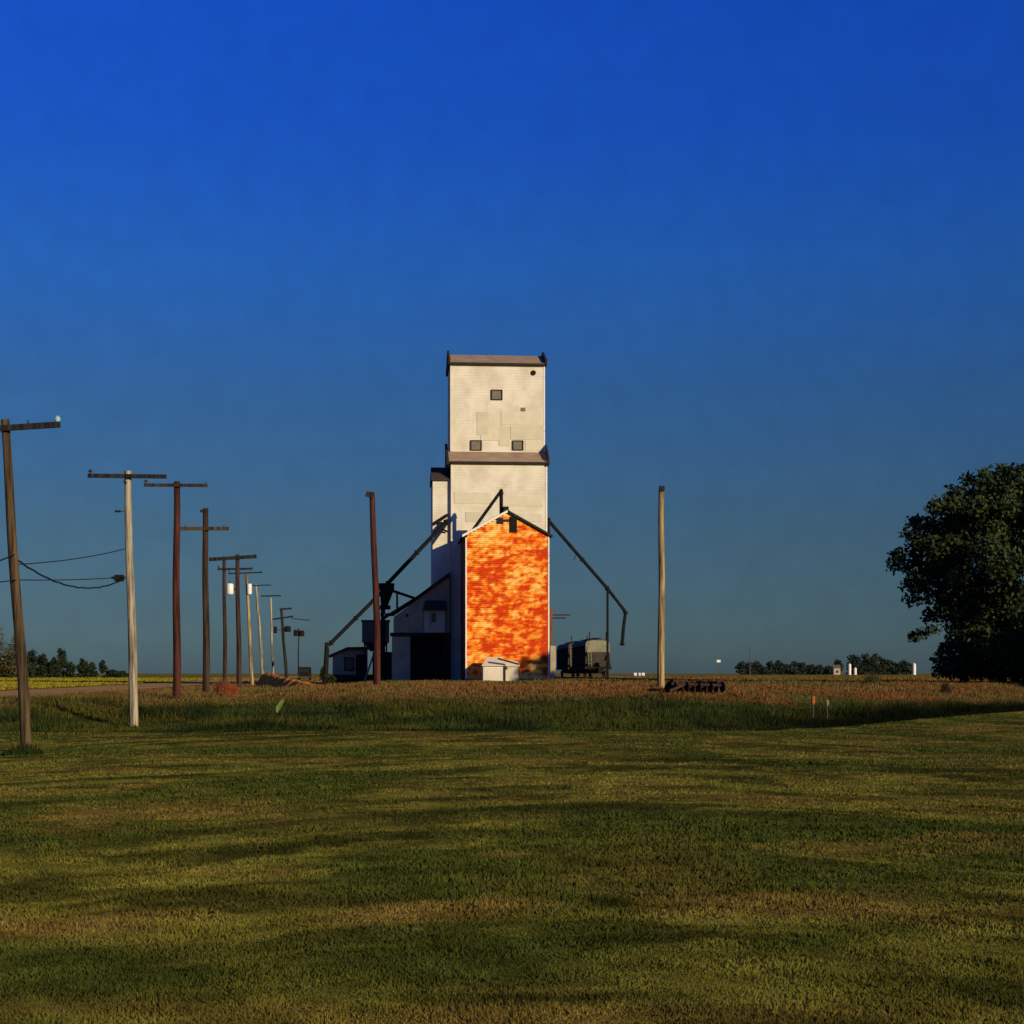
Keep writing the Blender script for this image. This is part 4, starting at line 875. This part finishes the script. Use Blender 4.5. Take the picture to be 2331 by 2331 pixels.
weed(1985, 1560, .9, 1.2, 95, (.05, .05, .018), 'olive weed bush in the brown weeds left of the big tree')
weed(2152, 1550, .8, .5, 92, (.03, .022, .01), 'dark thin weed in front of the big dark tree')
def blade_leaf(pts, w, mt, name, label, cat, d):
    P = [W(x, y, d) for x, y in pts]; m = MB(); vs = []; n = len(P)
    for i, p in enumerate(P):
        ww = w * math.sin(math.pi * (.12 + .80 * i / (n - 1))); vs += [p + Vector((-ww / 2, 0, 0)), p + Vector((0, .02, 0)), p + Vector((ww / 2, 0, 0))]
    fs_ = []
    for i in range(n - 1):
        for k in (0, 1): fs_.append((3 * i + k, 3 * i + k + 1, 3 * i + 4 + k, 3 * i + 3 + k))
    m.add(vs, fs_); return tag(m.build(name, M[mt]), label, cat)
blade_leaf([(631, 1622), (634, 1610), (640, 1600), (646, 1590)], .22, 'lime', 'dock_leaf', 'single pale lime green leaf standing out of the dark bank grass', 'leaf', 66)
def stake(px, y0, y1, d, mt, label):
    x = X(px, d); zb = gz(x, d); r = empty('marker_stake', (x, d, zb), label, 'marker', 'marker stakes in the bank')
    m = MB(); m.tube([(x, d, zb), (x, d, Zp(y0, d))], .025, 6); m.build('rod', M['steel'], r)
    m = MB(); m.tube([(x, d, Zp(y1, d)), (x, d, Zp(y1 - 4, d)), (x, d, Zp(y0 + 3, d)), (x, d, Zp(y0, d))], [.05, .085, .085, .04], 8); m.build('sleeve', M[mt], r)
stake(1851, 1584, 1604, 72, 'marker', 'orange marker stake in the dark green bank at right')
stake(1883, 1593, 1607, 72, 'lime', 'short pale green marker stake right of the orange one')

# old harrow rusting in the weeds
D = 79; hb = Vector((X(1585, D), D, gz(X(1585, D), D)))
hr = empty('disc_harrow', hb, 'old dark rusted disc harrow lying in brown weeds right of the bare pole', 'farm implement')
def H(px, py, b=0): p = W(px, py, D); p.y += b; return p
for a, b_ in (((1526, 1556, -.5), (1650, 1560, -.5)), ((1530, 1552, .7), (1645, 1554, .7)), ((1545, 1549, .7), (1548, 1558, -.5)), ((1600, 1549, .7), (1600, 1559, -.5)), ((1640, 1552, .7), (1640, 1560, -.5)), ((1520, 1572, -.9), (1560, 1556, -.4))):
    m = MB(); m.beam(H(*a), H(*b_), .12, .12); m.build('frame_beam', M['rust'], hr)
for i in range(9):
    m = MB(); p = H(1534 + i * 13.5, 1564, -.5 + (i % 2) * .15); m.tube([p + Vector((-.02, .0, 0)), p + Vector((.03, .02, 0))], [.27, .22], 14); m.build('disc', M['dark'], hr)
m = MB(); m.tube([H(1530, 1564, -.42), H(1648, 1564, -.42)], .035, 6); m.build('axle', M['rust'], hr)
for px in (1545, 1578, 1610, 1640):
    m = MB(); m.beam(H(px, 1556, -.5), H(px, 1564, -.42), .06, .06); m.build('hanger', M['iron'], hr)
m = MB(); m.tube([H(1527, 1566, -.1), H(1532, 1566, .15)], .34, 16); m.build('wheel', M['iron'], hr)
m = MB(); m.box(H(1545, 1552, 0), .7, .5, .22, .2); m.build('weight_box', M['rust'], hr)
m = MB(); m.box(H(1640, 1551, .2), .35, .3, .25, .1); m.build('weight_box', M['rust'], hr)
